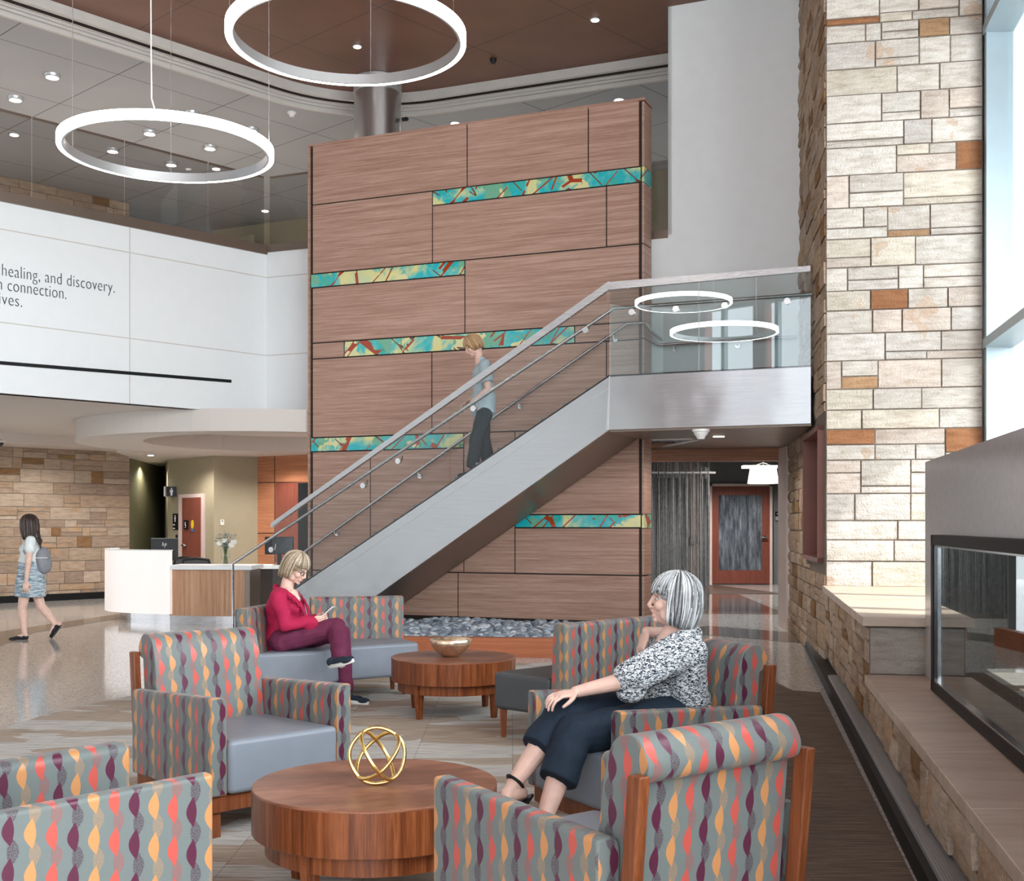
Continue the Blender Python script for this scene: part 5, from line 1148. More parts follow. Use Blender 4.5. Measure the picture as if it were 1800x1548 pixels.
class Head:
    def __init__(s, c, f, up=(0, 0, 1), k=1.0):
        s.c = Vector(c); s.f = Vector(f).normalized(); u = Vector(up); s.x = s.f.cross(u).normalized(); s.u = s.x.cross(s.f).normalized(); s.k = k
        s.M = Matrix((s.x, s.f, s.u)).transposed()
    def p(s, x, y, z): return s.c+(s.x*x+s.f*y+s.u*z)*s.k
    def e(s, b, x, y, z, rx, ry, rz): b.ball(s.p(x, y, z), (rx*s.k, ry*s.k, rz*s.k), 20, 14, s.M)
    def build(s, b, mouth=0):
        s.e(b, 0, -.012, .03, .073, .093, .082); s.e(b, 0, .022, -.03, .058, .064, .088); s.e(b, 0, .036, -.085, .036, .040, .028); s.e(b, 0, .070, -.098, .017, .014, .014)
        for q in (-1, 1):
            s.e(b, q*.036, .058, -.030, .026, .028, .028); s.e(b, q*.073, -.005, -.012, .009, .018, .030); s.e(b, q*.045, .02, -.07, .02, .035, .03)
            s.e(b, q*.012, .098, -.042, .008, .011, .008)
        b.cap(s.p(-.030, .080, .020), .010*s.k, s.p(.030, .080, .020), .010*s.k)
        b.cap(s.p(0, .088, .012), .0075*s.k, s.p(0, .106, -.034), .0105*s.k); b.cap(s.p(0, .100, -.044), .007*s.k, s.p(0, .090, -.058), .008*s.k)
        b.cap(s.p(-.018, .086, -.064), .0062*s.k, s.p(.018, .086, -.064), .0062*s.k)
        b.cap(s.p(-.016, .084-mouth*.01, -.076-mouth), .0066*s.k, s.p(.016, .084-mouth*.01, -.076-mouth), .0066*s.k)
    def eyes(s, parent):
        for q in (-1, 1):
            b = MB(); s.e(b, q*.031, .0735, -.002, .0120, .0100, .0075); ob = b.build('eye', M['eye'], parent, smooth=True)
            b = MB(); s.e(b, q*.032, .0800, -.003, .0062, .0045, .0058); b.build('iris', M['iris'], ob, smooth=True)
    def lips(s, parent, mouth=0):
        b = MB()
        for z, r in ((-.0645, .0040), (-.0755-mouth, .0048)):
            b.tube([s.p(x, .0925-abs(x)*.55-(mouth*.1 if z < -.07 else 0), z+(.002-abs(x)*.06)) for x in (-.022, -.014, -.005, .005, .014, .022)], [r*.4, r, r*1.15, r*1.15, r, r*.4], 8)
        b.build('lips', M['lips'], parent, smooth=True)
    def brows(s, parent, mat):
        b = MB()
        for q in (-1, 1): b.tube([s.p(q*x, .0905-abs(x-.02)*.35, z) for x, z in ((.014, .017), (.026, .021), (.040, .019), (.050, .013))], [.002, .0032, .003, .0012], 6)
        b.build('eyebrows', mat, parent)
def hand(b, wrist, d, n, L=.18, curl=.5, side=1, k=1.0, spread=.10):
    """palm from the wrist along d, back of the hand facing n; four curled fingers and a thumb on the given side"""
    wrist = Vector(wrist); d = Vector(d).normalized(); n = Vector(n); n = (n-d*n.dot(d)).normalized(); x = d.cross(n).normalized()*side
    pl = .085*k; c = wrist+d*pl*.55
    Mh = Matrix((x, d, n)).transposed(); b.ball(c, (.040*k, .052*k, .014*k), 14, 10, Mh); b.ball(wrist+d*pl*.85, (.038*k, .022*k, .012*k), 12, 8, Mh)
    for i, (off, l, r) in enumerate(((-.030, .060, .0075), (-.010, .074, .0080), (.011, .080, .0082), (.031, .072, .0080))):
        p = wrist+d*pl*.98+x*off*k; a = 0; dirv = (d+x*off/.03*spread).normalized(); pts = [p]
        for j, fr in enumerate((.45, .32, .23)):
            a += curl*(.55, .9, .7)[j]; pts.append(pts[-1]+(dirv*math.cos(a)-n*math.sin(a))*l*k*fr)
        for j in range(3): b.cap(pts[j], r*k*(1-.08*j), pts[j+1], r*k*(1-.08*(j+1)), 10)
    p0 = wrist+d*pl*.22+x*.024*k; p1 = p0+(x*.72+d*.62-n*.25).normalized()*.034*k; p2 = p1+(x*.25+d*.85-n*.4).normalized()*.030*k; p3 = p2+(x*-.1+d*.85-n*.5).normalized()*.024*k
    for q0, q1, r0, r1 in ((p0, p1, .013, .0105), (p1, p2, .0105, .0092), (p2, p3, .0092, .0075)): b.cap(q0, r0*k, q1, r1*k, 10)
def strands(H, name, parent, mats, n, seed, length, cover, fringe=.05, curlin=.03, w=.0032, thick=1.0, part=0.0, flick=0, base=None):
    """hair grown as locks: from the crown over the skull and down to a given height below the head centre"""
    rr = random.Random(seed); b = MB()
    rx, ry, rz = .083*thick, .104*thick, .096*thick; cy, cz = -.014, .028
    for i in range(n):
        a = rr.uniform(0, 2*math.pi); front = math.cos(a)           # a = 0 straight ahead (forward)
        lim = fringe if abs(a if a < math.pi else 2*math.pi-a) < cover else -length(abs(a if a < math.pi else 2*math.pi-a))
        jit = rr.uniform(0, .007); pts = []; th0 = rr.uniform(.02, .35); sx, cyy = math.sin(a), math.cos(a); zz = 1; steps = 12; lay = rr.uniform(-.010, .004)
        ex = 1+rr.uniform(-.03, .03); wob = rr.uniform(-.11, .11); e_ = rr.uniform(-.022, .016)
        for j in range(steps+1):
            t = j/steps; th = th0+(math.pi/2*1.02-th0)*min(1, t*1.7); aa = a+wob*t+part*.0
            x = (rx+lay)*math.sin(th)*math.sin(aa)*ex; y = (ry+lay)*math.sin(th)*math.cos(aa)*ex+cy; z = (rz+lay)*math.cos(th)+cz
            if t*1.7 > 1:
                q = (t*1.7-1)/.7; zend = lim+e_; z = cz*(1-q)+zend*q; pull = 1+.06*math.sin(q*math.pi)-curlin*q*q*6+flick*max(0, q-.7)*2; x *= pull; y = (y-cy)*pull+cy
            if z < lim+e_: z = lim+e_
            pts.append(H.p(x, y, z))
            if z <= lim+e_+.0005: break
        if len(pts) < 3: continue
        m = len(pts); b.tube(pts, [w*(.7+.5*math.sin(math.pi*min(1, (k_+.5)/m)))*rr.uniform(.7, 1.2) for k_ in range(m)], 5, mi=rr.choices(range(len(mats)), [4, 3, 2][:len(mats)])[0], flat=(1.6, .7))
    o = b.build(name, mats, parent, smooth=True); return o
def haircap(H, b, thick, zlow, front=.35):
    """solid under-layer of the hair"""
    H.e(b, 0, -.020, .034, .078*thick, .094*thick, .084*thick)
    if zlow < 0:
        H.e(b, 0, -.045, zlow*.5+.01, .074*thick, .062*thick, abs(zlow)*.62+.02)
        for q in (-1, 1): H.e(b, q*.058, -.020, zlow*.5+.012, .018, .045, abs(zlow)*.55+.012)
def shoe(name, parent, heel, toe, up, mats, w=.042, h=.06, sole=.022, label=None, vox=.004):
    heel, toe, up = Vector(heel), Vector(toe), Vector(up); d = (toe-heel).normalized(); up = (up-d*up.dot(d)).normalized(); x = d.cross(up); L = (toe-heel).length
    Mx = Matrix((x, d, up)).transposed(); b = MB()
    b.ball(heel+d*.045+up*(.035), (.034, .045, .036), 16, 10, Mx); b.ball(heel+d*L*.5+up*.028, (.038, L*.34, .030), 16, 10, Mx); b.ball(heel+d*(L-.06)+up*.022, (w, .062, .024), 16, 10, Mx)
    o = bake(b, vox, 4, mats[0], name, parent, label)
    b = MB(); pts = []
    for k in range(24):
        a = 2*math.pi*k/24; wy = math.cos(a); wx = math.sin(a); ww = w*(1.02 if wy > 0 else .88); pts.append(heel+d*(L/2+wy*L/2*1.02)+x*wx*ww*(1-.12*wy*wy))
    b.slab([p-up*.004 for p in pts], up*sole); b.build('sole', mats[1], o); return o

# ------------------------------------------------------------ woman in red on the corner settee
M['red'] = cloth('crimson_blouse', (.40, .012, .062)); M['plum'] = cloth('plum_trousers', (.135, .022, .060)); M['navy_shoe'] = cloth('navy_shoe', (.018, .028, .045)); M['solew'] = plain('white_sole', (.72, .72, .68), .6); M['sock'] = plain('white_sock', (.8, .8, .8), .8)
M['hair_ash'] = plain('ash_blond_hair', (.40, .315, .215), .45, nscale=60, var=.25); M['hair_ash2'] = plain('light_blond_hair', (.60, .50, .38), .45, var=.15); M['hair_ash3'] = plain('dark_blond_hair', (.22, .165, .11), .5, var=.2)
w1 = thing('person', 'seated woman in crimson ruffled blouse and plum trousers looking at a phone', 'person', (-1.78, 9.6, 0))
hipR, hipL = V(497, 1126, 9.50), V(500, 1124, 9.76); kR, kL = V(592, 1102, 9.47), V(600, 1112, 9.74); aR, aL = V(598, 1152, 9.16), V(607, 1208, 9.76)
sR, sL = V(488, 1049, 9.42), V(507, 1048, 9.80); eR_, eL_ = V(503, 1099, 9.36), V(533, 1094, 9.84); hR, hL = V(549, 1090, 9.44), V(556, 1087, 9.66)
nk = V(503, 1034, 9.62); pel = V(500, 1124, 9.63); ch = V(499, 1068, 9.62); wa = V(504, 1100, 9.63)
H1 = Head(V(521, 997, 9.60), (.80, -.36, -.46), k=1.02)
b = MB(); H1.build(b); b.cap(H1.p(0, -.030, -.070), .050, nk+Vector((0, 0, -.01)), .054); b.cap(nk+Vector((.02, -.03, -.03)), .05, ch+Vector((.03, -.01, .06)), .09)
b.ball(nk+Vector((.045, -.02, -.040)), (.055, .085, .040), 16, 10); b.ball(nk+Vector((.085, -.035, -.10)), (.035, .045, .065), 16, 10)
b.cap(sR, .05, eR_, .038); b.cap(eR_, .036, hR, .025); b.cap(sL, .05, eL_, .038); b.cap(eL_, .036, hL, .025); b.cap(sR, .055, sL, .055); b.cap(ch, .12, wa, .12); b.cap(wa, .12, pel, .13)
for h_, k_, a_ in ((hipR, kR, aR), (hipL, kL, aL)): b.cap(h_, .075, k_, .05); b.cap(k_, .048, a_, .033)
ph = V(572, 1077, 9.50)
hand(b, hR, (V(566, 1088, 9.46)-hR), (-.2, -.7, -.35), curl=.75, side=1, k=.95); hand(b, hL, (V(574, 1080, 9.60)-hL), (.2, .6, .3), curl=.6, side=-1, k=.95)
bake(b, .0038, 3, M['skin'], 'body', w1); H1.eyes(w1); H1.lips(w1); H1.brows(w1, M['hair_ash3'])
# blouse
def fold(co, amp=.006, f=9): return Vector((noise.noise(co*f), noise.noise(co*f+Vector((7, 1, 3))), noise.noise(co*f*.7+Vector((3, 9, 1)))))*amp
b = MB(); b.ball(ch, (.145, .17, .14), 20, 14); b.cap(ch, .14, wa, .16); b.cap(wa+Vector((-.01, 0, 0)), .15, pel+Vector((-.015, 0, .02)), .155); b.ball(ch+Vector((.085, -.06, .0)), (.075, .075, .075)); b.ball(ch+Vector((.085, .07, .0)), (.075, .075, .075)); b.ball(wa+Vector((.06, 0, .0)), (.12, .15, .11))
b.cap(sR+Vector((0, .02, 0)), .07, sL-Vector((0, .02, 0)), .07)
for s_, e_, h_ in ((sR, eR_, hR), (sL, eL_, hL)): b.cap(s_, .068, e_, .058); b.cap(e_, .056, h_+(e_-h_)*.30, .050); b.cap(h_+(e_-h_)*.34, .048, h_+(e_-h_)*.04+Vector((0, 0, -.015)), .056)
b.ball(hR+(eR_-hR)*.12+Vector((-.0, 0, -.035)), (.055, .045, .05))
bl_ = bake(b, .008, 5, M['red'], 'blouse', w1, 'crimson long sleeved blouse', disp=lambda c: fold(c, .012, 11))
b = MB(); rr = random.Random(4)
def frill(P, outv, wd, amp, n=60):
    P = smooth_path([Vector(q) for q in P], 10); m = len(P); vs = []; outv = Vector(outv)
    for i, p in enumerate(P):
        wv = math.sin(i*1.5)*amp; vs += [p, p+outv*wd+Vector((0, wv, wv*.5))]
    return vs, [(2*i, 2*i+1, 2*i+3, 2*i+2) for i in range(m-1)]
n0 = nk+Vector((-.035, -.01, .02))
for lay, sh in ((0, 0), (1, .018)):
    pp = [nk+Vector((-.075, .06, .035-sh)), nk+Vector((-.095, -.03, .035-sh)), nk+Vector((-.07, -.11, .025-sh)), nk+Vector((.0, -.15, .012-sh)), nk+Vector((.085, -.135, -.045-sh)), nk+Vector((.155, -.10, -.13-sh)), nk+Vector((.185, -.08, -.22-sh))]
    vs_, fs_ = frill(pp, (-.10+.05*lay, -.25, -.6), .055-.01*lay, .008); b.add(vs_, fs_)
    pp = [nk+Vector((-.065, .06, .03-sh)), nk+Vector((-.02, .13, .02-sh)), nk+Vector((.07, .11, -.03-sh)), nk+Vector((.15, .02, -.12-sh)), nk+Vector((.185, -.05, -.22-sh))]
    vs_, fs_ = frill(pp, (.45, .2, -.45), .045, .008); b.add(vs_, fs_)
fr = b.build('ruffle', M['red'], bl_, smooth=True); m_ = fr.modifiers.new('th', 'SOLIDIFY'); m_.thickness = .004
b = MB(); b.cap(hipR, .105, kR, .078); b.cap(hipL, .105, kL, .075); b.ball(pel, (.15, .19, .11)); b.cap(kR, .075, aR+(kR-aR)*.12, .066); b.cap(kL, .072, aL+(kL-aL)*.12, .068); b.cap(aL+(kL-aL)*.2, .066, aL+(kL-aL)*.02, .07); b.cap(aR+(kR-aR)*.3, .066, aR+(kR-aR)*.04, .066)
bake(b, .008, 5, M['plum'], 'trousers', w1, 'plum trousers', disp=lambda c: fold(c, .010, 12))
shoe('shoe', w1, V(579, 1172, 9.10), V(622, 1162, 8.93), (-.2, -.25, 1), (M['navy_shoe'], M['solew']), w=.047, sole=.026)
shoe('shoe', w1, Vector((-1.36, 9.74, .012)), Vector((-1.15, 9.58, .012)), (0, 0, 1), (M['navy_shoe'], M['solew']), w=.047, sole=.026)
b = MB(); b.cap(aR+Vector((0, 0, -.03)), .038, aR+Vector((.01, -.01, -.055)), .038, 12); b.build('sock', M['sock'], w1, smooth=True)
b = MB(); haircap(H1, b, 1.10, -.085); bake(b, .006, 4, M['hair_ash'], 'hair_base', w1, disp=lambda c: fold(c, .006, 40))
strands(H1, 'hair', w1, [M['hair_ash'], M['hair_ash2'], M['hair_ash3']], 900, 3, lambda a: .070+.035*min(1, max(0, (a-1.3)/1.2)), 1.25, fringe=.050, thick=1.07, w=.0030, flick=.10)
# glasses
gl_ = thing('glasses', 'dark rimmed glasses worn by the woman in red', 'glasses', H1.p(0, .1, 0))
for q in (-1, 1):
    b = MB(); b.tube([H1.p(q*(.033+.024*math.cos(a)), .100-.008*abs(math.cos(a)), -.004+.017*math.sin(a)) for a in [2*math.pi*k/20 for k in range(20)]], .0024, 6, closed=True); rm = b.build('rim', M['plastic'], gl_)
    b = MB(); b.tube([H1.p(q*.057, .096, .004), H1.p(q*.078, .06, .004), H1.p(q*.080, .0, .0)], .0026, 6); b.build('temple', M['plastic'], gl_)
b = MB(); b.tube([H1.p(-.010, .101, .0), H1.p(0, .104, .003), H1.p(.010, .101, .0)], .0024, 6); b.build('bridge', M['plastic'], gl_)
# phone
pc = V(575, 1076, 9.53); po = thing('smartphone', 'smartphone held in both hands by the woman in red', 'phone', pc); Rp = Matrix.Translation(pc) @ Matrix.Rotation(math.radians(-8), 4, 'Z') @ Matrix.Rotation(math.radians(-40), 4, 'Y')
b = MB(); b.box(-.072, .072, -.036, .036, -.004, .004, Rp); b.build('phone_body', M['offwhite'], po, bevel=.002); b = MB(); b.box(-.066, .066, -.033, .033, .0042, .0048, Rp); b.build('screen', M['screen'], po)

# ------------------------------------------------------------ grey-haired woman in the armchair
t = Mt('black_white_tweed'); c = t.coord(); n1 = t.noise(t.map(c, (60, 60, 170), (.0, .45, 0)), 1.0, 2, .6, 1.5); t.set(col=t.ramp(n1, [(.44, (.015, .02, .035)), (.50, (.22, .25, .28)), (.545, (.78, .82, .84))]), rough=.9, spec=.2); t.bump(n1, .3, .004); M['tweed'] = t.m
M['ink_navy'] = cloth('navy_trousers', (.010, .020, .036), .15); M['hair_grey'] = plain('grey_hair', (.33, .34, .35), .4, var=.2, nscale=60); M['hair_white'] = plain('silver_hair', (.74, .76, .77), .4, var=.08); M['hair_dark'] = plain('dark_grey_hair', (.10, .10, .105), .5, var=.2)
w2 = thing('person', 'grey haired woman in black and white knit top sitting cross legged in an armchair', 'person', (.7, 5.6, 0))
hipL, hipR = V(1185, 1262, 5.50), V(1168, 1252, 5.74); kT = V(992, 1252, 5.34); aT = V(902, 1378, 5.16); kB = V(1008, 1290, 5.20); aB = V(956, 1440, 5.02)
sL, sR = V(1205, 1142, 5.43), V(1165, 1140, 5.80); eL_ = V(1098, 1196, 5.30); hL = V(1012, 1216, 5.25); eR_ = V(1205, 1116, 5.94); hR = V(1137, 1110, 5.74)
nk = V(1188, 1116, 5.62); ch = V(1185, 1165, 5.62); wa = V(1186, 1212, 5.62); pel = V(1180, 1254, 5.62)
H2 = Head(V(1184, 1054, 5.60), (-.98, .10, .10), k=1.04)
b = MB(); H2.build(b, .006); b.cap(H2.p(0, -.030, -.070), .052, nk, .058); b.cap(nk+Vector((-.02, 0, -.0)), .055, ch+Vector((-.03, 0, .05)), .08)
b.cap(sL, .055, eL_, .042); b.cap(eL_, .041, hL, .026); b.cap(sR, .055, eR_, .042); b.cap(eR_, .038, hR, .025); b.cap(sR, .06, sL, .06); b.cap(ch, .12, wa, .12); b.cap(wa, .12, pel, .13)
b.cap(hipR, .075, kT, .052); b.cap(kT, .055, kT+(aT-kT)*.4, .056); b.cap(kT+(aT-kT)*.4, .056, aT, .034); b.cap(hipL, .075, kB, .052); b.cap(kB, .055, kB+(aB-kB)*.4, .056); b.cap(kB+(aB-kB)*.4, .056, aB, .036)
hand(b, hL, V(986, 1226, 5.22)-hL+Vector((0, 0, .012)), (-.25, -.25, .9), curl=.62, side=-1, k=1.05, spread=.12); hand(b, hR, Vector((-.35, -.15, -.90)), (-.85, -.3, .35), curl=.85, side=1, k=1.02)
# feet
fT = V(874, 1418, 5.02); hT = aT+Vector((.035, .03, -.045)); b.cap(aT, .034, hT, .030); b.cap(hT, .030, aT+(fT-aT)*.5+Vector((0, 0, -.005)), .030); b.cap(aT, .03, aT+(fT-aT)*.55, .026); b.cap(aT+(fT-aT)*.5, .030, fT+Vector((.03, .03, .01)), .024)
fB = aB+Vector((-.15, -.10, -.13)); b.cap(aB, .036, aB+Vector((.02, .01, -.09)), .034); b.cap(aB+Vector((0, 0, -.07)), .035, fB, .024)
bake(b, .0038, 3, M['skin2'], 'body', w2); H2.eyes(w2); H2.lips(w2, .006); H2.brows(w2, M['hair_grey'])
b = MB(); b.ball(ch+Vector((.0, 0, -.0)), (.135, .175, .14), 20, 14); b.cap(ch, .13, wa, .15); b.cap(wa, .15, pel+Vector((.0, 0, .01)), .16); b.ball(ch+Vector((-.08, -.06, -.01)), (.08, .08, .08)); b.ball(ch+Vector((-.08, .07, -.01)), (.08, .08, .08)); b.ball(wa+Vector((-.06, 0, 0)), (.12, .16, .12))
b.cap(sR+Vector((0, -.02, .01)), .075, sL+Vector((0, .02, .01)), .075); b.cap(sL, .085, eL_+(sL-eL_)*.1, .085); b.cap(sR, .08, eR_+(sR-eR_)*.2, .07); b.ball(eL_+Vector((.03, 0, -.03)), (.07, .055, .07)); b.cap(sL+Vector((.02, 0, -.03)), .09, pel+Vector((.06, -.10, .10)), .10); b.tube([wa, pel+Vector((.01, 0, -.03))], [.17, .185], 20)
b.cap(nk+Vector((.045, -.03, -.01)), .055, nk+Vector((.05, .06, -.01)), .055); b.ball(nk+Vector((.05, 0, .0)), (.07, .10, .045))
tp_ = bake(b, .008, 5, M['tweed'], 'knit_top', w2, 'black and white marled knit top', disp=lambda c: fold(c, .016, 8))
b = MB(); b.cap(hipR, .115, kT, .088); b.cap(hipL, .115, kB, .088); b.ball(pel+Vector((.03, 0, 0)), (.16, .20, .12)); b.cap(kT, .086, kT+(aT-kT)*.40, .078); b.cap(kB, .086, kB+(aB-kB)*.42, .082)
b.tube([kT+(aT-kT)*.2, kT+(aT-kT)*.52], [.085, .086], 20); b.tube([kB+(aB-kB)*.2, kB+(aB-kB)*.56], [.09, .090], 20)
bake(b, .007, 4, M['ink_navy'], 'trousers', w2, 'dark navy cropped trousers', disp=lambda c: fold(c, .010, 12))
for nm, A0, F0 in (('sandal', aT, fT), ):
    d = (F0-A0).normalized(); b = MB(); ax = (aT-kT).normalized(); xx = ax.orthogonal().normalized(); yy = ax.cross(xx)
    b.tube([A0-ax*.012+(xx*math.cos(a)+yy*math.sin(a))*.040 for a in [2*math.pi*k/20 for k in range(20)]], .008, 6, closed=True, flat=(.5, 1.3)); sd = b.build('sandal_strap', M['plastic'], w2, smooth=True)
    b = MB(); up = Vector((-.55, -.35, .75)); up = (up-d*up.dot(d)).normalized(); sx = d.cross(up); b.slab([hT-up*.03+q for q in (-sx*.032-d*.03, sx*.032-d*.03, sx*.034+d*.14, d*.2, -sx*.034+d*.14)], -up*.012); b.build('sandal_sole', M['plastic'], w2)
b = MB(); haircap(H2, b, 1.08, -.10); bake(b, .006, 4, M['hair_grey'], 'hair_base', w2, disp=lambda c: fold(c, .006, 40))
strands(H2, 'hair', w2, [M['hair_grey'], M['hair_white'], M['hair_dark']], 1500, 8, lambda a: .090+.020*min(1, max(0, (a-1.2)/1.2)), 1.22, fringe=.040, thick=1.09, w=.0024, curlin=.035)
b = MB(); rn = hL+(V(986, 1226, 5.22)-hL).normalized()*.115; b.tube([rn+Vector((.011*math.cos(a), .006, .011*math.sin(a))) for a in [2*math.pi*k/14 for k in range(14)]], .0018, 5, closed=True); tag(b.build('finger_ring', M['gold']), 'thin gold ring on the grey haired woman\'s left hand', 'ring')

# ------------------------------------------------------------ person on the stairs
M['scrub'] = cloth('pale_blue_top', (.36, .44, .48), .05); M['slacks'] = cloth('black_slacks', (.016, .022, .028), .1); M['hair_auburn'] = plain('light_auburn_hair', (.36, .20, .10), .5, var=.25, nscale=50); M['hair_auburn2'] = plain('golden_hair', (.50, .33, .18), .5, var=.2)
dS3 = 15.1
w3 = thing('person', 'person in a pale blue short sleeved top walking down the stairs, head bowed', 'person', V(845, 830, dS3))
H3 = Head(V(831, 607, dS3), (-.82, -.15, -.52), k=1.05); nk = V(842, 628, dS3); ch = V(850, 655, dS3); wa = V(851, 690, dS3); pel = V(849, 722, dS3)
sL, sR = V(853, 641, dS3-.17), V(849, 641, dS3+.17); eL_ = V(858, 684, dS3-.24); hL = V(830, 707, dS3-.22); eR_ = V(846, 684, dS3+.24); hR = V(826, 704, dS3+.22)
hpL, hpR = V(851, 728, dS3-.09), V(847, 728, dS3+.09); knL, knR = V(836, 775, dS3-.09), V(851, 770, dS3+.09); anL, anR = V(831, 822, dS3-.09), V(858, 812, dS3+.09)
b = MB(); H3.build(b); b.cap(H3.p(0, -.03, -.07), .05, nk, .056); b.cap(nk, .055, ch, .1); b.cap(ch, .115, wa, .11); b.cap(wa, .11, pel, .12); b.cap(sL, .055, sR, .055)
for s_, e_, h_, sd_ in ((sL, eL_, hL, 1), (sR, eR_, hR, -1)): b.cap(s_, .052, e_, .042); b.cap(e_, .04, h_, .027); hand(b, h_, (-.8, 0, -.5), (-.5, -.3*sd_, .7), curl=.5, side=sd_)
for h_, k_, a_ in ((hpL, knL, anL), (hpR, knR, anR)): b.cap(h_, .08, k_, .055); b.cap(k_, .052, a_, .036)
bake(b, .005, 3, M['skin2'], 'body', w3); H3.eyes(w3); H3.lips(w3)
b = MB(); b.ball(ch, (.125, .18, .14), 18, 12); b.cap(ch, .125, wa, .135); b.cap(wa, .135, pel, .15); b.tube([wa, pel+Vector((0, 0, -.02))], [.15, .165], 20); b.cap(sL, .065, sR, .065); b.ball(ch+Vector((-.07, 0, -.02)), (.08, .13, .09)); b.cap(nk+Vector((.03, 0, -.04)), .07, ch, .12)
for s_, e_ in ((sL, eL_), (sR, eR_)): b.cap(s_, .075, s_+(e_-s_)*.45, .078); b.tube([s_+(e_-s_)*.3, s_+(e_-s_)*.72], [.078, .08], 18)
bake(b, .009, 4, M['scrub'], 'top', w3, 'pale blue short sleeved top', disp=lambda c: fold(c, .010, 10))
b = MB(); b.ball(pel, (.135, .17, .12)); 
for h_, k_, a_ in ((hpL, knL, anL), (hpR, knR, anR)): b.cap(h_, .105, k_, .082); b.cap(k_, .082, a_+(k_-a_)*.15, .078); b.tube([k_, a_], [.08, .085], 18)
bake(b, .009, 4, M['slacks'], 'slacks', w3, disp=lambda c: fold(c, .008, 10))
shoe('shoe', w3, anL+Vector((.06, 0, -.10)), anL+Vector((-.19, -.02, -.115)), (0, 0, 1), (M['plastic'], M['plastic'])); shoe('shoe', w3, anR+Vector((.06, 0, -.10)), anR+Vector((-.19, .02, -.115)), (0, 0, 1), (M['plastic'], M['plastic']))
b = MB(); haircap(H3, b, 1.12, -.05); bake(b, .008, 3, M['hair_auburn'], 'hair_base', w3)
strands(H3, 'hair', w3, [M['hair_auburn2'], M['hair_auburn'], M['hair_auburn']], 320, 12, lambda a: .05+.02*min(1, max(0, a-1.4)), 1.0, fringe=.035, thick=1.10, w=.0055)
b = MB(); b.cap(nk+Vector((.05, -.02, .0)), .03, nk+Vector((.045, -.03, -.09)), .015); b.build('braid', M['hair_auburn'], w3, smooth=True)

# ------------------------------------------------------------ walking woman at the left
t = Mt('blue_white_skirt'); c = t.coord(); n1 = t.noise(t.map(c, (5, 5, 55)), 1.5, 3, .7); t.set(col=t.ramp(n1, [(.40, (.12, .20, .26)), (.52, (.42, .50, .55)), (.62, (.66, .72, .75))]), rough=.9); M['skirt'] = t.m
M['blouse_w'] = cloth('white_blouse', (.74, .80, .80), .03); M['hair_brown'] = plain('dark_brown_hair', (.035, .020, .015), .45, var=.3, nscale=50); M['hair_brown2'] = plain('brown_hair', (.07, .042, .032), .45, var=.3); M['pack'] = cloth('grey_backpack', (.26, .27, .30), .06)
dW = 15.2
w4 = thing('person', 'dark haired woman in white blouse and blue skirt walking left past the stone wall', 'person', V(50, 1132, dW))
H4 = Head(V(50, 922, dW), (-.93, .35, -.08), k=1.0); nk = V(53, 940, dW); ch = V(56, 962, dW); wa = V(54, 986, dW); pel = V(54, 1010, dW)
sL, sR = V(54, 950, dW-.17), V(54, 950, dW+.17); eL_ = V(50, 990, dW-.21); hL = V(46, 1022, dW-.22); eR_ = V(60, 990, dW+.22); hR = V(52, 1022, dW+.24)
hpF, hpB = V(48, 1018, dW-.08), V(57, 1018, dW+.08); knF, knB = V(39, 1068, dW-.08), V(72, 1064, dW+.06); anF, anB = V(43, 1112, dW-.08), V(97, 1096, dW+.04)
b = MB(); H4.build(b); b.cap(H4.p(0, -.03, -.07), .047, nk, .05); b.cap(nk, .05, ch, .09); b.cap(ch, .10, wa, .10); b.cap(wa, .10, pel, .115); b.cap(sL, .05, sR, .05)
for s_, e_, h_, sd_ in ((sL, eL_, hL, 1), (sR, eR_, hR, -1)): b.cap(s_, .048, e_, .038); b.cap(e_, .037, h_, .025); hand(b, h_, (-.1, 0, -1), (.1, -1*sd_, 0), curl=.35, side=-1)
for h_, k_, a_ in ((hpF, knF, anF), (hpB, knB, anB)): b.cap(h_, .082, k_, .056); b.cap(k_, .054, k_+(a_-k_)*.35, .056); b.cap(k_+(a_-k_)*.35, .056, a_, .034)
b.cap(anF, .033, anF+Vector((.02, 0, -.05)), .03); b.cap(anF+Vector((0, 0, -.03)), .03, anF+Vector((-.13, 0, -.075)), .024); b.cap(anB, .033, anB+Vector((.055, 0, .0)), .03); b.cap(anB, .03, V(90, 1112, dW+.04), .024)
bake(b, .005, 3, M['skin'], 'body', w4); H4.eyes(w4); H4.lips(w4)
b = MB(); b.ball(ch, (.115, .165, .13)); b.cap(ch, .115, wa, .12); b.tube([ch, wa+Vector((0, 0, -.02))], [.12, .15], 20); b.cap(sL, .06, sR, .06); b.ball(ch+Vector((-.07, 0, -.02)), (.08, .12, .08))
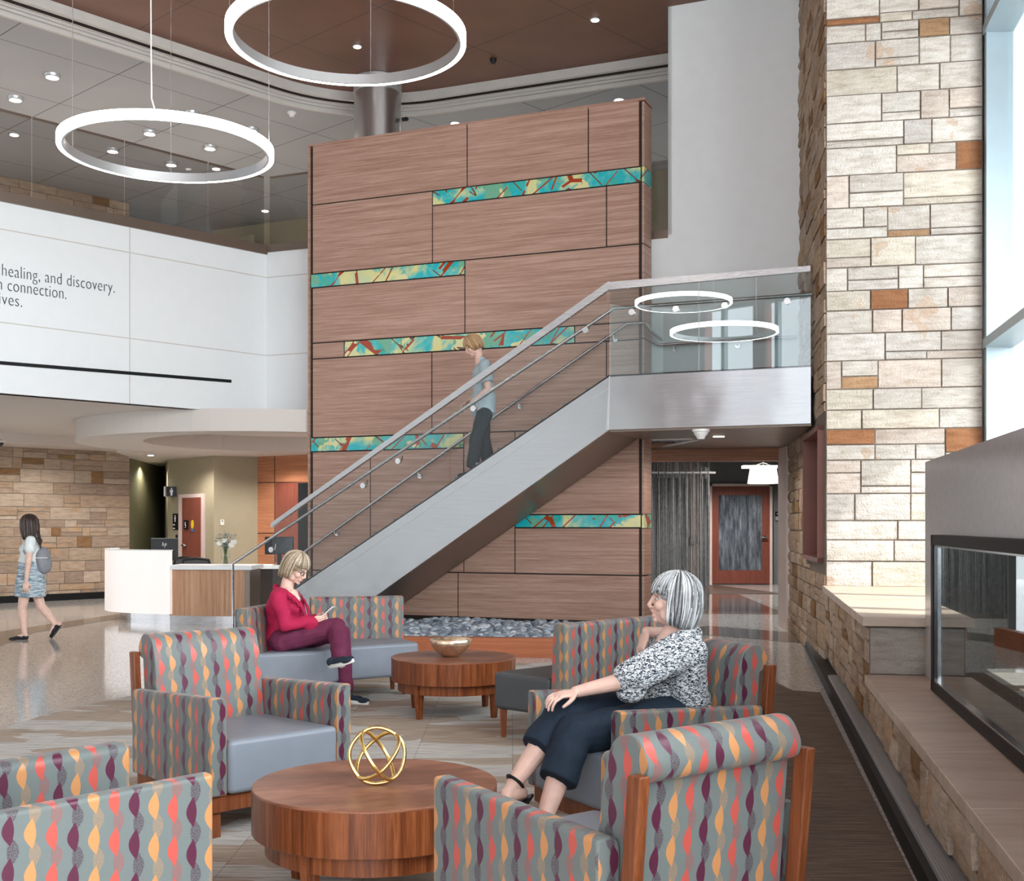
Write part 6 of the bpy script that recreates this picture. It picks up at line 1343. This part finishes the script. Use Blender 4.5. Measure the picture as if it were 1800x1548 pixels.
for s_, e_ in ((sL, eL_), (sR, eR_)): b.cap(s_, .066, s_+(e_-s_)*.35, .072)
bake(b, .009, 4, M['blouse_w'], 'blouse', w4, 'white short sleeved blouse', disp=lambda c: fold(c, .010, 12))
b = MB(); b.tube([V(54, 983, dW), V(54, 1000, dW), V(54, 1020, dW), V(53, 1048, dW)], [.135, .165, .19, .20], 28, flat=(.95, 1.0)); bake(b, .009, 3, M['skirt'], 'skirt', w4, 'blue and white striped knee length skirt', disp=lambda c: fold(c, .008, 8))
shoe('shoe', w4, anF+Vector((.055, 0, -.088)), anF+Vector((-.195, -.01, -.098)), (0, 0, 1), (M['plastic'], M['plastic']), w=.038, sole=.008); shoe('shoe', w4, V(108, 1098, dW+.04), V(90, 1122, dW+.04), (-.8, 0, .6), (M['plastic'], M['plastic']), w=.038, sole=.008)
b = MB(); haircap(H4, b, 1.12, -.10); b.cap(H4.p(0, -.06, -.02), .075, V(66, 952, dW), .055); b.cap(V(60, 935, dW-.03), .06, V(68, 962, dW-.02), .03); bake(b, .008, 3, M['hair_brown'], 'hair_base', w4, disp=lambda c: fold(c, .012, 22))
strands(H4, 'hair', w4, [M['hair_brown'], M['hair_brown2']], 300, 15, lambda a: .16+.05*min(1, max(0, a-1.0)), .7, fringe=.045, thick=1.13, w=.0055)
bk = thing('backpack', 'small grey backpack worn by the walking woman', 'backpack', V(76, 982, dW)); b = MB(); b.ball(V(76, 984, dW), (.085, .13, .17), 18, 14); b.ball(V(78, 992, dW), (.09, .13, .12), 18, 14); bake(b, .01, 3, M['pack'], 'bag', bk, disp=lambda c: fold(c, .008, 12))
for q in (-1, 1):
    b = MB(); b.tube([V(70, 962, dW+q*.09), V(60, 944, dW+q*.12), V(44, 950, dW+q*.14), V(42, 970, dW+q*.13), V(60, 992, dW+q*.12)], .010, 6, flat=(1.8, .6)); b.build('strap', M['pack'], bk)
b = MB(); b.box(V(76, 0, dW).x-.05, V(76, 0, dW).x+.10, dW-.125, dW-.115, V(0, 979, dW).z-.01, V(0, 979, dW).z); b.build('buckle_band', M['offwhite'], bk)
